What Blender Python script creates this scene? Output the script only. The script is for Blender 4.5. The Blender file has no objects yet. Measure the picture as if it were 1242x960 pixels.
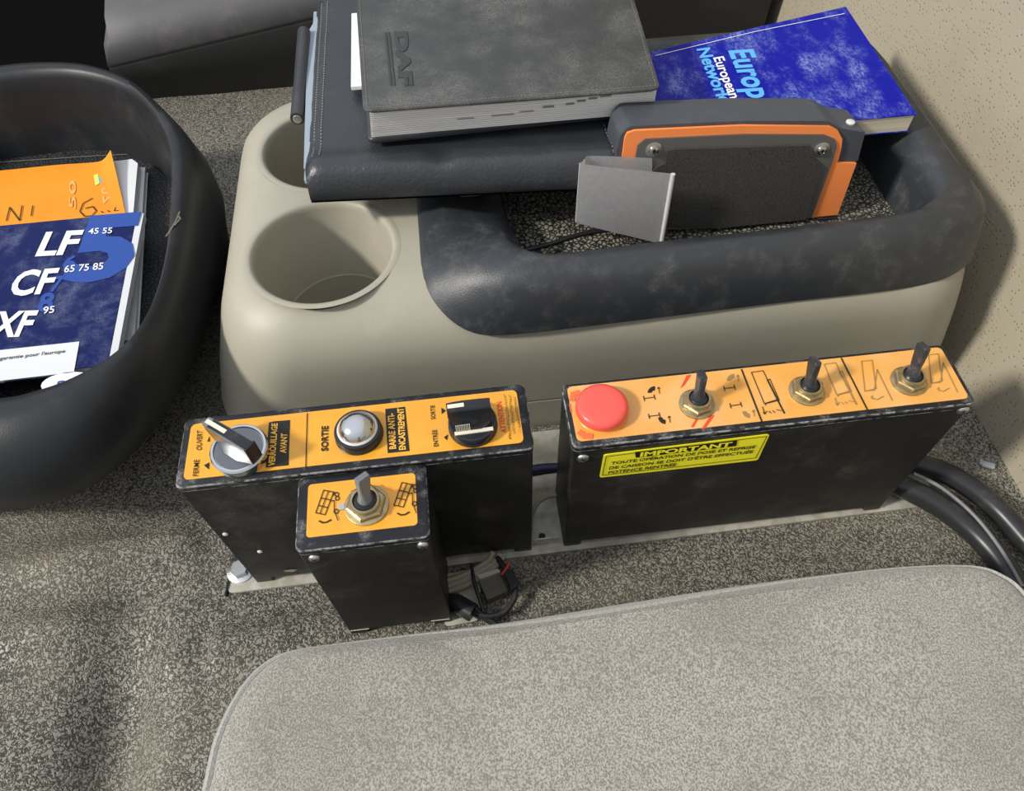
import bpy, bmesh, math, random
from mathutils import Vector, Matrix, noise
random.seed(7)
S = bpy.context.scene
COL = S.collection
# ------------------------------------------------------------------ camera
F_PX, CX, CY, CAM_H = 900.0, 621.0, 480.0, 0.49
_d = Vector((19, 615, 900)).normalized()              # straight down, in (right, down, forward)
_x = Vector((1, -.1072, .0521)); _x = (_x - _x.dot(_d) * _d).normalized()
_z = -_d
_y = _z.cross(_x)
def cam2w(v): return Vector((_x.dot(v), _y.dot(v), _z.dot(v)))
cam_data = bpy.data.cameras.new('camera')
cam_data.sensor_width = 36; cam_data.lens = F_PX / 1242 * 36; cam_data.clip_start = .01
cam = bpy.data.objects.new('camera', cam_data); COL.objects.link(cam)
_r, _u, _b = cam2w(Vector((1, 0, 0))), cam2w(Vector((0, -1, 0))), cam2w(Vector((0, 0, -1)))
M = Matrix.Identity(4)
for i in range(3): M[i][0], M[i][1], M[i][2] = _r[i], _u[i], _b[i]
M.translation = (0, 0, CAM_H)
cam.matrix_world = M
S.camera = cam
# ------------------------------------------------------------------ light
S.view_settings.view_transform = 'Standard'; S.view_settings.look = 'None'
S.view_settings.exposure = 0.0; S.view_settings.gamma = 1; S.view_settings.use_curve_mapping = False
W = bpy.data.worlds.new('world'); S.world = W; W.use_nodes = True
wn, wl = W.node_tree.nodes, W.node_tree.links
bg = wn['Background']; bg.inputs['Strength'].default_value = 0.92
wtc = wn.new('ShaderNodeTexCoord'); wmap = wn.new('ShaderNodeVectorMath'); wmap.operation = 'DOT_PRODUCT'
wmap.inputs[1].default_value = Vector((-.38, .10, .92)).normalized()
wramp = wn.new('ShaderNodeValToRGB')
wl.new(wtc.outputs['Generated'], wmap.inputs[0]); 
wmr = wn.new('ShaderNodeMapRange'); wmr.inputs[1].default_value = -1; wmr.inputs[2].default_value = 1
wl.new(wmap.outputs['Value'], wmr.inputs[0]); wl.new(wmr.outputs[0], wramp.inputs[0])
e = wramp.color_ramp.elements
e[0].position = .25; e[0].color = (.10, .095, .085, 1)
e[1].position = .95; e[1].color = (.98, 1.05, 1.18, 1)
m_ = wramp.color_ramp.elements.new(.52); m_.color = (.50, .50, .49, 1)
wl.new(wramp.outputs[0], bg.inputs['Color'])
sd = bpy.data.lights.new('sun', 'SUN'); sd.energy = 3.5; sd.angle = math.radians(6.5); sd.color = (1, .95, .86)
sun = bpy.data.objects.new('sun', sd); COL.objects.link(sun)
sun.rotation_euler = Vector((1, .25, -.78)).to_track_quat('-Z', 'Y').to_euler()
sun.location = (-1, 0, 1.5)
# ------------------------------------------------------------------ pixel -> point on a plane of the place
class Pl:
    def __init__(s, p, n): s.p = Vector(p); s.n = Vector(n).normalized()
def HZ(z): return Pl((0, 0, z), (0, 0, 1))
def FY(y): return Pl((0, y, 0), (0, -1, 0))
def at(px, pl):
    v = cam2w(Vector((px[0] - CX, px[1] - CY, F_PX))); o = Vector((0, 0, CAM_H))
    return o + v * ((pl.p - o).dot(pl.n) / v.dot(pl.n))
# ------------------------------------------------------------------ materials
def nd(nt, t, **k):
    n = nt.nodes.new(t)
    for a, b in k.items():
        if isinstance(b, (int, float, tuple, str, bool)) and hasattr(n, a): setattr(n, a, b)
    return n
def col4(c): return (c[0], c[1], c[2], 1)
def mat(name, c, rough=.5, metal=0, grain=0, gscale=1500, dust=None, dscale=25, dlo=.5, dhi=.75, damt=.6,
        spec=.35, coat=0, fine=None, fscale=900, famt=.5, stretch=(1, 1, 1), sheen=0, speck=1500, pattern=None, pargs=None):
    m = bpy.data.materials.new(name); m.use_nodes = True
    nt = m.node_tree; L = nt.links; b = nt.nodes['Principled BSDF']
    b.inputs['Base Color'].default_value = col4(c); b.inputs['Roughness'].default_value = rough
    b.inputs['Metallic'].default_value = metal; b.inputs['Specular IOR Level'].default_value = spec
    b.inputs['Coat Weight'].default_value = coat
    if sheen: b.inputs['Sheen Weight'].default_value = sheen; b.inputs['Sheen Roughness'].default_value = .5
    tc = nd(nt, 'ShaderNodeTexCoord'); mp = nd(nt, 'ShaderNodeMapping'); mp.inputs['Scale'].default_value = stretch
    L.new(tc.outputs['Object'], mp.inputs[0]); V = mp.outputs[0]
    colour = None; rgh = None; height = None
    def mix(a, bcol, fac):
        x = nd(nt, 'ShaderNodeMix'); x.data_type = 'RGBA'
        if isinstance(a, tuple): x.inputs[6].default_value = col4(a)
        else: L.new(a, x.inputs[6])
        x.inputs[7].default_value = col4(bcol); L.new(fac, x.inputs[0]); return x.outputs[2]
    def mr(v, a, bb, c0=0., c1=1., smooth=True):
        x = nd(nt, 'ShaderNodeMapRange'); x.interpolation_type = 'SMOOTHSTEP' if smooth else 'LINEAR'
        L.new(v, x.inputs[0]); x.inputs[1].default_value = a; x.inputs[2].default_value = bb
        x.inputs[3].default_value = c0; x.inputs[4].default_value = c1; return x.outputs[0]
    def noi(sc, det=3, ro=.55, dist=0):
        x = nd(nt, 'ShaderNodeTexNoise'); x.inputs['Scale'].default_value = sc; x.inputs['Detail'].default_value = det
        x.inputs['Roughness'].default_value = ro; x.inputs['Distortion'].default_value = dist; L.new(V, x.inputs[0]); return x.outputs[0]
    base = tuple(c)
    if fine:
        base = mix(base, fine, mr(noi(fscale, 2), .5 - .15, .5 + .15, 0, famt))
    if pattern == 'worm':      # embossed leather-like grain of the rubber mat
        n1 = noi(pargs[0], 1.0, .4, .6)
        s_ = nd(nt, 'ShaderNodeMath', operation='SUBTRACT'); L.new(n1, s_.inputs[0]); s_.inputs[1].default_value = .5
        a_ = nd(nt, 'ShaderNodeMath', operation='ABSOLUTE'); L.new(s_.outputs[0], a_.inputs[0])
        groove = mr(a_.outputs[0], pargs[1], pargs[2], 1, 0)
        base = mix(base, pargs[3], groove)
        height = mr(a_.outputs[0], pargs[1], pargs[2] * 1.6, 0, 1); rgh = mr(groove, 0, 1, rough, .9)
    if pattern == 'pebble':
        v_ = nd(nt, 'ShaderNodeTexVoronoi'); v_.feature = 'DISTANCE_TO_EDGE'; v_.inputs['Scale'].default_value = pargs[0]; L.new(V, v_.inputs[0])
        gap = mr(v_.outputs[0], pargs[1], pargs[2], 1, 0); base = mix(base, pargs[3], gap)
        height = mr(v_.outputs[0], 0, .3, 0, 1)
    if pattern == 'dots':      # perforated vinyl
        v_ = nd(nt, 'ShaderNodeTexVoronoi'); v_.inputs['Scale'].default_value = pargs[0]; v_.inputs['Randomness'].default_value = .55; L.new(V, v_.inputs[0])
        gap = mr(v_.outputs[0], pargs[1], pargs[2], 1, 0); base = mix(base, pargs[3], gap)
        height = mr(v_.outputs[0], pargs[1], pargs[2] * 1.5, 0, 1)
    if dust:
        dn = mr(noi(dscale, 6, .65), dlo - .06, dhi, 0, damt)
        if speck:
            mm = nd(nt, 'ShaderNodeMath', operation='MULTIPLY'); L.new(dn, mm.inputs[0]); L.new(mr(noi(speck, 2), .38, .62, .25, 1.3), mm.inputs[1]); dn = mm.outputs[0]
        base = mix(base, dust, dn)
        if rgh is None: rgh = mr(dn, 0, 1, rough, min(1, rough + .35))
    if not isinstance(base, tuple): L.new(base, b.inputs['Base Color'])
    if rgh is not None: L.new(rgh, b.inputs['Roughness'])
    if grain:
        g = noi(gscale, 3)
        if height is not None:
            x = nd(nt, 'ShaderNodeMath', operation='MULTIPLY_ADD'); L.new(g, x.inputs[0]); x.inputs[1].default_value = .35; L.new(height, x.inputs[2]); height = x.outputs[0]
        else: height = g
    if height is not None:
        bp = nd(nt, 'ShaderNodeBump'); bp.inputs['Strength'].default_value = grain if grain else .5
        bp.inputs['Distance'].default_value = (pargs[4] if pargs and len(pargs) > 4 else .0004)
        L.new(height, bp.inputs['Height']); L.new(bp.outputs[0], b.inputs['Normal'])
    return m
mt = {}
mt['mat_rubber'] = mat('mat_rubber', (.245, .23, .19), .42, grain=.8, gscale=900, pattern='worm', pargs=(400, .03, .10, (.045, .042, .036), .0005), dust=(.30, .26, .19), dscale=7, dlo=.45, dhi=.75, damt=.45)
mt['vinyl'] = mat('beige_vinyl', (.37, .33, .25), .6, stretch=(0, 1, 1), grain=.5, gscale=500, pattern='dots', pargs=(300, .10, .24, (.17, .145, .105), .0005), dust=(.27, .22, .15), dscale=9, dlo=.5, dhi=.8, damt=.5)
mt['taupe'] = mat('taupe_plastic', (.37, .345, .275), .42, grain=.22, gscale=2500, dust=(.50, .47, .40), dscale=28, dlo=.58, dhi=.8, damt=.45)
mt['dark_plastic'] = mat('dark_grey_plastic', (.026, .029, .034), .40, grain=.45, gscale=1400, dust=(.2, .2, .185), dscale=60, dlo=.5, dhi=.9, damt=.5, spec=.6)
mt['bin_plastic'] = mat('bin_plastic', (.014, .0155, .018), .42, grain=.3, gscale=1300, dust=(.09, .09, .085), dscale=18, dlo=.5, dhi=.85, damt=.5, spec=.4)
mt['pebble'] = mat('pebbled_rubber', (.24, .225, .18), .5, grain=.6, gscale=900, pattern='pebble', pargs=(330, .05, .22, (.012, .012, .012), .0007), dust=(.08, .08, .075), dscale=10, dlo=.4, dhi=.7, damt=.6)
mt['bin_floor'] = mat('bin_floor_rubber', (.03, .031, .034), .6, grain=.6, pattern='pebble', pargs=(300, .05, .2, (.006, .006, .006), .0006))
mt['black'] = mat('black_footwell_shade', (.004, .004, .004), .95, spec=.03)  # near-black colour holds the footwell's shade, which the sun would otherwise light up
mt['seat_vinyl'] = mat('driver_seat_vinyl', (.085, .083, .088), .5, grain=.4, gscale=900, dust=(.26, .24, .21), dscale=22, dlo=.55, dhi=.85, damt=.5)
mt['seat_side'] = mat('driver_seat_side', (.026, .026, .025), .7, grain=.4, gscale=900, dust=(.09, .08, .07), dscale=15, dlo=.55, dhi=.85, damt=.5)
mt['velour'] = mat('grey_velour', (.19, .177, .15), .95, fine=(.45, .43, .385), fscale=1300, famt=.9, dust=(.17, .155, .13), dscale=12, dlo=.4, dhi=.7, damt=.6, stretch=(1, .8, 1), sheen=.35, grain=.7, gscale=1100, spec=.1)
mt['piping'] = mat('velour_piping', (.30, .29, .26), .95, fine=(.42, .41, .38), fscale=950, famt=.85, grain=.6, sheen=.35, spec=.1)
mt['box'] = mat('black_painted_steel', (.011, .011, .0115), .42, grain=.5, gscale=2200, dust=(.17, .155, .125), dscale=26, dlo=.52, dhi=.85, damt=.55, fine=(.02, .02, .019), fscale=1600, famt=.3)
mt['box_edge'] = mat('black_top_plate', (.010, .011, .014), .33, grain=.2, dust=(.38, .37, .35), dscale=90, dlo=.56, dhi=.8, damt=.55)
mt['worn'] = mat('worn_edge', (.30, .30, .29), .5, fine=(.03, .03, .032), fscale=260, famt=1, grain=.2)
mt['orange'] = mat('orange_sticker', (.80, .37, .022), .3, coat=.4, fine=(.73, .31, .02), fscale=60, famt=.6, dust=(.62, .42, .15), dscale=45, dlo=.5, dhi=.85, damt=.35)
mt['orange_faded_glare'] = mat('orange_sticker_faded_glare', (.76, .35, .065), .25, coat=.6, fine=(.76, .44, .16), fscale=30, famt=.7, dust=(.7, .5, .3), dscale=45, dlo=.5, dhi=.85, damt=.3)  # peach tone mixes real fading with a glossy reflection painted into the colour
mt['print_black'] = mat('print_black', (.015, .013, .01), .5)
mt['print_faint'] = mat('print_faint', (.30, .19, .07), .5)
mt['print_red'] = mat('print_red', (.75, .07, .02), .5)
mt['print_orange'] = mat('print_orange', (.85, .45, .06), .5)
mt['yellow'] = mat('yellow_sticker', (.98, .90, .03), .4)
mt['print_white'] = mat('print_white', (.80, .82, .84), .5)
mt['print_cyan'] = mat('print_cyan', (.10, .42, .85), .4)
mt['print_blue'] = mat('print_blue', (.02, .07, .33), .4)
mt['chrome'] = mat('chrome', (.62, .62, .62), .16, 1, grain=.05)
mt['chrome_worn'] = mat('chrome_worn', (.30, .305, .32), .28, 1, grain=.1)
mt['chrome_dark'] = mat('chrome_dark', (.20, .205, .215), .25, .9, grain=.1)
mt['steel'] = mat('zinc_steel', (.60, .60, .58), .35, 1, grain=.3, gscale=900)
mt['alu'] = mat('aluminium', (.68, .68, .69), .35, .25, fine=(.76, .76, .77), fscale=300, famt=.6, stretch=(1, .15, 1), grain=.15)
mt['plate'] = mat('baseplate_aluminium', (.56, .54, .47), .5, .35, fine=(.40, .36, .28), fscale=120, famt=.7, grain=.3)
mt['brass'] = mat('brass_nut', (.46, .37, .20), .38, .9, fine=(.30, .25, .17), fscale=300, famt=.6, grain=.2)
mt['knob_black'] = mat('black_knob_plastic', (.018, .02, .024), .28, dust=(.2, .19, .17), dscale=60, dlo=.55, dhi=.85, damt=.5, grain=.2)
mt['lever_grey'] = mat('grey_lever', (.17, .175, .185), .35, dust=(.3, .3, .29), dscale=90, damt=.5)
mt['lever_black'] = mat('black_lever', (.03, .032, .036), .3, dust=(.2, .2, .2), dscale=110, dlo=.5, dhi=.8, damt=.6)
mt['red'] = mat('red_button', (.83, .10, .075), .3, coat=.3)
mt['cream'] = mat('cream_mark', (.75, .70, .58), .5)
mt['leather'] = mat('black_leather', (.026, .029, .034), .38, grain=.9, gscale=480, spec=.6, dust=(.12, .12, .12), dscale=25, dlo=.55, dhi=.9, damt=.4)
mt['leather_dusty'] = mat('dusty_leather_cover', (.05, .054, .055), .6, grain=.7, gscale=650, dust=(.22, .215, .20), dscale=22, dlo=.42, dhi=.8, damt=.6)
mt['stitch'] = mat('stitching', (.20, .19, .17), .8)
mt['emboss'] = mat('embossed_leather', (.048, .052, .052), .6, grain=.3)
mt['page'] = mat('page_edges', (.86, .855, .84), .8, fine=(.62, .61, .59), fscale=500, famt=.5, stretch=(.02, .02, 4))
mt['page_cream'] = mat('cream_page_edges', (.66, .60, .48), .8, fine=(.46, .41, .31), fscale=500, famt=.7, stretch=(.02, .02, 4))
mt['paper'] = mat('white_paper', (.72, .73, .74), .8, grain=.1)
mt['paper_blue'] = mat('pale_blue_paper', (.30, .36, .41), .8)
mt['blue_cover'] = mat('royal_blue_cover', (.001, .005, .30), .3, spec=.12, dust=(.25, .32, .62), dscale=45, dlo=.50, dhi=.85, damt=.9, stretch=(1, .6, 1), speck=700)
mt['navy_cover'] = mat('navy_cover', (.004, .010, .085), .35, spec=.15, dust=(.16, .19, .30), dscale=45, dlo=.52, dhi=.8, damt=.7)
mt['orange_cover'] = mat('orange_cover', (.83, .30, .012), .5, dust=(.70, .22, .01), dscale=25, dlo=.45, dhi=.75, damt=.5)
mt['orange_plastic'] = mat('orange_plastic', (.95, .28, .08), .4, grain=.1)
mt['device_plastic'] = mat('slate_plastic', (.062, .07, .085), .5, grain=.3, gscale=1800, dust=(.18, .18, .18), dscale=60, dlo=.55, dhi=.85, damt=.4)
mt['device_plate'] = mat('device_grey_plate', (.15, .15, .145), .5, .4, grain=.2)
mt['foam'] = mat('black_foam', (.030, .029, .028), .95, fine=(.085, .08, .075), fscale=1400, famt=.6, grain=.8, gscale=1500)
mt['cable'] = mat('black_cable', (.022, .023, .026), .33, dust=(.22, .2, .17), dscale=40, dlo=.55, dhi=.85, damt=.45)
mt['cable_tan'] = mat('tan_cable', (.34, .31, .24), .6, dust=(.16, .14, .1), dscale=50, damt=.5)
mt['cable_red'] = mat('red_wire', (.55, .06, .05), .4)
mt['cable_violet'] = mat('violet_cable', (.03, .022, .07), .4)
mt['connector'] = mat('dusty_connector', (.13, .12, .095), .7, dust=(.24, .21, .15), dscale=60, dlo=.45, dhi=.8, damt=.7, grain=.3)
mt['connector_white'] = mat('white_connector', (.5, .45, .38), .6)
mt['clear'] = mat('clear_plastic', (.30, .34, .36), .15, coat=.5)
# ------------------------------------------------------------------ mesh helpers
def link(name, me, m, parent=None, label=None, smooth=None):
    o = bpy.data.objects.new(name, me); COL.objects.link(o)
    if m is not None:
        if not me.materials: me.materials.append(m if not isinstance(m, str) else mt[m])
    if parent is not None:
        root = parent
        while root.parent is not None: root = root.parent
        T = Matrix.Translation(-root.location); me.transform(T)
        o.parent = parent
    if label: o['label'] = label
    if smooth is not None:
        me.polygons.foreach_set('use_smooth', [True] * len(me.polygons))
        me.set_sharp_from_angle(angle=math.radians(smooth))
    return o
def from_bm(name, bm, m, parent=None, label=None, smooth=35):
    bmesh.ops.recalc_face_normals(bm, faces=bm.faces)
    me = bpy.data.meshes.new(name); bm.to_mesh(me); bm.free()
    return link(name, me, m, parent, label, smooth)
def thing(name, label, cat, loc, group=None):
    o = bpy.data.objects.new(name, None); COL.objects.link(o); o.empty_display_size = .02
    o.location = loc; o['label'] = label; o['category'] = cat
    if group: o['group'] = group
    return o
def tag(o, label, cat, group=None):
    o['label'] = label; o['category'] = cat
    if group: o['group'] = group
    return o
def structure(o): o['kind'] = 'structure'; return o
def addbox(bm, x0, x1, y0, y1, z0, z1, bev=0, seg=2, T=None):
    r = bmesh.ops.create_cube(bm, size=1)
    vs = r['verts']
    for v in vs: v.co = Vector((x0 + (v.co.x + .5) * (x1 - x0), y0 + (v.co.y + .5) * (y1 - y0), z0 + (v.co.z + .5) * (z1 - z0)))
    if bev:
        ed = list({e_ for v in vs for e_ in v.link_edges})
        g = bmesh.ops.bevel(bm, geom=ed, offset=bev, segments=seg, profile=.5, affect='EDGES')
        vs = list({v for f in g['faces'] for v in f.verts} | {v for v in vs if v.is_valid})
    if T is not None:
        for v in vs: v.co = T @ v.co
    return vs
def box(name, x0, x1, y0, y1, z0, z1, m, parent=None, bev=0, seg=2, T=None, label=None):
    bm = bmesh.new(); addbox(bm, x0, x1, y0, y1, z0, z1, bev, seg, T)
    return from_bm(name, bm, m, parent, label)
def loft(bm, rings, cap0=False, cap1=False, closed=True):
    R = [[bm.verts.new(p) for p in r] for r in rings]
    n = len(R[0])
    for a, b in zip(R, R[1:]):
        for i in range(n if closed else n - 1):
            j = (i + 1) % n
            bm.faces.new((a[i], a[j], b[j], b[i]))
    if cap0: bm.faces.new(R[0][::-1])
    if cap1: bm.faces.new(R[-1])
    return R
def catmull(pts, n, closed=True):
    pts = [Vector(p) for p in pts]; k = len(pts); out = []
    segs = k if closed else k - 1
    for s in range(segs):
        g = (lambda i: pts[i % k]) if closed else (lambda i: pts[max(0, min(k - 1, i))])
        p0, p1, p2, p3 = g(s - 1), g(s), g(s + 1), g(s + 2)
        for q in range(n):
            t = q / n
            out.append(.5 * ((2 * p1) + (-p0 + p2) * t + (2 * p0 - 5 * p1 + 4 * p2 - p3) * t * t + (-p0 + 3 * p1 - 3 * p2 + p3) * t ** 3))
    if not closed: out.append(pts[-1])
    return out
def circle(c, r, z, n=48, ph=0): return [Vector((c[0] + r * math.cos(ph + i * 2 * math.pi / n), c[1] + r * math.sin(ph + i * 2 * math.pi / n), z)) for i in range(n)]
def rrect(x0, x1, y0, y1, r, z, n=8, m_=4):
    out = []
    for cx, cy, a in ((x1 - r, y1 - r, 0), (x0 + r, y1 - r, 90), (x0 + r, y0 + r, 180), (x1 - r, y0 + r, 270)):
        for i in range(n + 1):
            t = math.radians(a + 90 * i / n); out.append(Vector((cx + r * math.cos(t), cy + r * math.sin(t), z)))
    res = []
    for i, p in enumerate(out):
        res.append(p)
        if (i + 1) % (n + 1) == 0:
            q = out[(i + 1) % len(out)]
            for k in range(1, m_): res.append(p.lerp(q, k / m_))
    return res
def lathe(name, c, prof, m, parent, n=48, label=None, smooth=35, T=None, ph=0, close0=True, close1=True):
    bm = bmesh.new(); rings = [circle((0, 0), r, z, n, ph) for r, z in prof]
    loft(bm, rings, close0, close1)
    A = (Matrix.Translation(c) @ T) if T is not None else Matrix.Translation(c)
    for v in bm.verts: v.co = A @ v.co
    return from_bm(name, bm, m, parent, label, smooth)
def tube(name, pts, r, m, parent=None, n=12, sub=6, label=None, flat=1.0, bm=None):
    P = catmull(pts, sub, False); own = bm is None
    if own: bm = bmesh.new()
    rings = []; up = Vector((0, 0, 1))
    for i, p in enumerate(P):
        t = (P[min(i + 1, len(P) - 1)] - P[max(i - 1, 0)]).normalized()
        a = t.cross(up)
        if a.length < 1e-4: a = Vector((1, 0, 0))
        a.normalize(); b_ = a.cross(t).normalized()
        rr = r(i / (len(P) - 1)) if callable(r) else r
        rings.append([p + a * rr * math.cos(k * 2 * math.pi / n) + b_ * rr * flat * math.sin(k * 2 * math.pi / n) for k in range(n)])
    loft(bm, rings, True, True)
    if own: return from_bm(name, bm, m, parent, label, 50)
_cap = None
def text_mesh(s, bold=.0):
    cu = bpy.data.curves.new('t', 'FONT'); cu.body = s; cu.offset = bold; cu.resolution_u = 3
    o = bpy.data.objects.new('t', cu); COL.objects.link(o)
    dg = bpy.context.evaluated_depsgraph_get(); me = bpy.data.meshes.new_from_object(o.evaluated_get(dg))
    bpy.data.objects.remove(o); bpy.data.curves.remove(cu); return me
def text(name, s, pl, b0, b1, top, m, parent, off=.0003, bold=.012, bm=None, thick=0):
    global _cap
    me = text_mesh(s, bold)
    if _cap is None:
        h = text_mesh('H'); _cap = max(v.co.y for v in h.vertices)
    x0 = min(v.co.x for v in me.vertices); x1 = max(v.co.x for v in me.vertices)
    O = at(b0, pl); U = (at(b1, pl) - O) / (x1 - x0); V = (at(top, pl) - O) / _cap
    own = bm is None
    if own: bm = bmesh.new()
    vs = [bm.verts.new(O + U * (v.co.x - x0) + V * v.co.y + pl.n * (off + thick)) for v in me.vertices]
    for p in me.polygons:
        try: bm.faces.new([vs[i] for i in p.vertices])
        except ValueError: pass
    if thick:
        r = bmesh.ops.extrude_face_region(bm, geom=list(bm.faces)[:])
        for v in [g for g in r['geom'] if isinstance(g, bmesh.types.BMVert)]: v.co -= pl.n * thick
    if own: return from_bm(name, bm, m, parent, None, 30)
def stroke_into(bm, poly, w, pl, off):
    P = [at(p, pl) + pl.n * off for p in poly]
    for k, (a, b_) in enumerate(zip(P, P[1:])):
        t = (b_ - a); a = a + pl.n * 1e-5 * k; b_ = b_ + pl.n * 1e-5 * k
        if t.length < 1e-6: continue
        t.normalize(); s_ = t.cross(pl.n) * w * .5; a2 = a - t * w * .4; b2 = b_ + t * w * .4
        bm.faces.new([bm.verts.new(q) for q in (a2 - s_, b2 - s_, b2 + s_, a2 + s_)])
def strokes(name, polys, w, pl, m, parent, off=.0003):
    bm = bmesh.new()
    for k, p in enumerate(polys): stroke_into(bm, p, w, pl, off + k * 4e-5)
    return from_bm(name, bm, m, parent, None, 30)
def poly_into(bm, poly, pl, off): bm.faces.new([bm.verts.new(at(p, pl) + pl.n * off) for p in poly])
def slab(bm, pts, n, t):      # polygon extruded by t against n
    a = [bm.verts.new(p) for p in pts]; b_ = [bm.verts.new(Vector(p) - n * t) for p in pts]
    bm.faces.new(a); bm.faces.new(b_[::-1])
    k = len(pts)
    for i in range(k): bm.faces.new((a[i], b_[i], b_[(i + 1) % k], a[(i + 1) % k]))
def round_poly(pts, r, n=5):
    pts = [Vector(p) for p in pts]; out = []; k = len(pts)
    rs = r if isinstance(r, (list, tuple)) else [r] * k
    for i in range(k):
        p, a, b_ = pts[i], pts[i - 1], pts[(i + 1) % k]; rr = rs[i]
        if rr <= 0: out.append(p); continue
        p0 = p + (a - p).normalized() * rr; p1 = p + (b_ - p).normalized() * rr
        for j in range(n + 1):
            t = j / n; out.append((1 - t) ** 2 * p0 + 2 * t * (1 - t) * p + t * t * p1)
    return out
def boolean(o, cutters):
    for c in cutters:
        md = o.modifiers.new('b', 'BOOLEAN'); md.operation = 'DIFFERENCE'; md.object = c; md.solver = 'EXACT'
    dg = bpy.context.evaluated_depsgraph_get(); dg.update()
    me = bpy.data.meshes.new_from_object(o.evaluated_get(dg)); o.modifiers.clear(); o.data = me
    for c in cutters: bpy.data.objects.remove(c)
def tmp(bm):
    bmesh.ops.recalc_face_normals(bm, faces=bm.faces)
    me = bpy.data.meshes.new('tmp'); bm.to_mesh(me); bm.free(); o = bpy.data.objects.new('tmp', me); COL.objects.link(o); return o

# ================================================================== SETTING
def bump(x, y, cx, cy, sx, sy, a, rot=0):
    c, s_ = math.cos(rot), math.sin(rot); u = (x - cx) * c + (y - cy) * s_; v = -(x - cx) * s_ + (y - cy) * c
    return a * math.exp(-(u / sx) ** 2 - (v / sy) ** 2)
def floor_z(x, y):
    z = 0
    z += bump(x, y, -.27, .235, .10, .016, .013, .05)
    z += bump(x, y, -.29, .185, .05, .014, .011, .0)
    z += bump(x, y, -.17, .162, .06, .012, .010, .12)
    z -= bump(x, y, -.245, .11, .024, .08, .022, .0)
    z += bump(x, y, .22, .165, .08, .012, .004, .1)
    z += .0015 * noise.noise(Vector((x * 14, y * 14, 0)))
    k = max(0, min(1, (.185 - y) / .02)) if x > -.19 else max(0, min(1, (-.195 - x) / .02))
    if y > .42: k = 1 if x < -.2 else .3
    return z * k - .0005
bm = bmesh.new()
xs = [-.43 + i * .006 for i in range(int(.825 / .006))]; xs = [x for x in xs if x < .386] + [.3868]
ys = [-.25 + i * .006 for i in range(int(1.05 / .006))]
G = [[bm.verts.new((x, y, floor_z(x, y))) for y in ys] for x in xs]
for i in range(len(xs) - 1):
    for j in range(len(ys) - 1): bm.faces.new((G[i][j], G[i + 1][j], G[i + 1][j + 1], G[i][j + 1]))
fl = structure(from_bm('floor', bm, 'mat_rubber', None, None, 80))
# footwell beyond and beside the tunnel mat
bm = bmesh.new(); addbox(bm, -1.6, .95, -.6, 2.0, -.26, -.25)
structure(from_bm('floor_footwell', bm, 'black'))
bm = bmesh.new(); addbox(bm, -.44, .3868, -.25, .80, -.25, -.03)
structure(from_bm('trim_tunnel', bm, 'black'))
structure(box('wall_front', -1.62, -1.6, -.6, 2.0, -.25, .1, 'black'))
structure(box('wall_far', -1.6, .95, 2.0, 2.02, -.25, .6, 'black'))
# beige rear wall (vinyl panel with a soft fold at the foot)
bm = bmesh.new()
def wx(y, z): return .387 + .006 * math.sin(y * 5.0) * max(0, min(1, z / .1)) * .5 - .010 * math.exp(-((z - .015) / .02) ** 2) * 0 + (z * .02)
n1, n2 = 70, 40
rows = [[bm.verts.new((wx(-.25 + i * 2.2 / n1, -.005 + j * .85 / n2), -.25 + i * 2.2 / n1, -.005 + j * .85 / n2)) for j in range(n2 + 1)] for i in range(n1 + 1)]
for i in range(n1):
    for j in range(n2): bm.faces.new((rows[i][j], rows[i][j + 1], rows[i + 1][j + 1], rows[i + 1][j]))
r = bmesh.ops.extrude_face_region(bm, geom=list(bm.faces))
for v in [g for g in r['geom'] if isinstance(g, bmesh.types.BMVert)]: v.co.x += .03
structure(from_bm('wall_rear', bm, 'vinyl', None, None, 60))

# ================================================================== CONSOLE
con = thing('centre_console', 'large taupe plastic centre console with two cup holders and a dark grey open tray', 'console', (.09, .43, 0))
def con_ring(l, r_, f, b_, z, rad=.035): return rrect(l, r_, f, b_, rad, z, 8, 6)
XR = .3745
prof = [(-.193, XR, .302, .568, 0, .04), (-.190, XR - .001, .3005, .568, .012, .04), (-.186, XR - .004, .299, .567, .039, .042), (-.1845, XR - .0065, .3005, .566, .0405, .042),
        (-.185, XR - .005, .2985, .566, .042, .042), (-.176, .364, .297, .564, .075, .05), (-.168, .358, .297, .562, .098, .052), (-.164, .355, .299, .560, .110, .052),
        (-.161, .352, .302, .559, .118, .052), (-.157, .349, .307, .557, .126, .05), (-.151, .343, .314, .551, .133, .046), (-.143, .337, .322, .546, .138, .04), (-.134, .33, .331, .54, .1415, .035), (-.12, .32, .342, .53, .143, .03)]
bm = bmesh.new(); loft(bm, [con_ring(*p) for p in prof], True, True)
shell = from_bm('console_body', bm, 'taupe', None, None, None)
C1, R1, C2, R2 = (-.0885, .368), .0475, (-.0885, .476), .0470
cut = []
for c, r_ in ((C1, R1), (C2, R2)):
    b2 = bmesh.new(); loft(b2, [circle(c, r_ * .74, .02, 64), circle(c, r_ + .0005, .1432, 64), circle(c, r_ + .0005, .2, 64)], True, True); cut.append(tmp(b2))
b2 = bmesh.new(); loft(b2, [rrect(-.006, .338, .318, .545, .03, .11), rrect(-.006, .338, .318, .545, .03, .2)], True, True); cut.append(tmp(b2))
boolean(shell, cut)
shell.data.transform(Matrix.Translation(-con.location)); shell.parent = con
shell.data.polygons.foreach_set('use_smooth', [True] * len(shell.data.polygons)); shell.data.set_sharp_from_angle(angle=math.radians(28))
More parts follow.
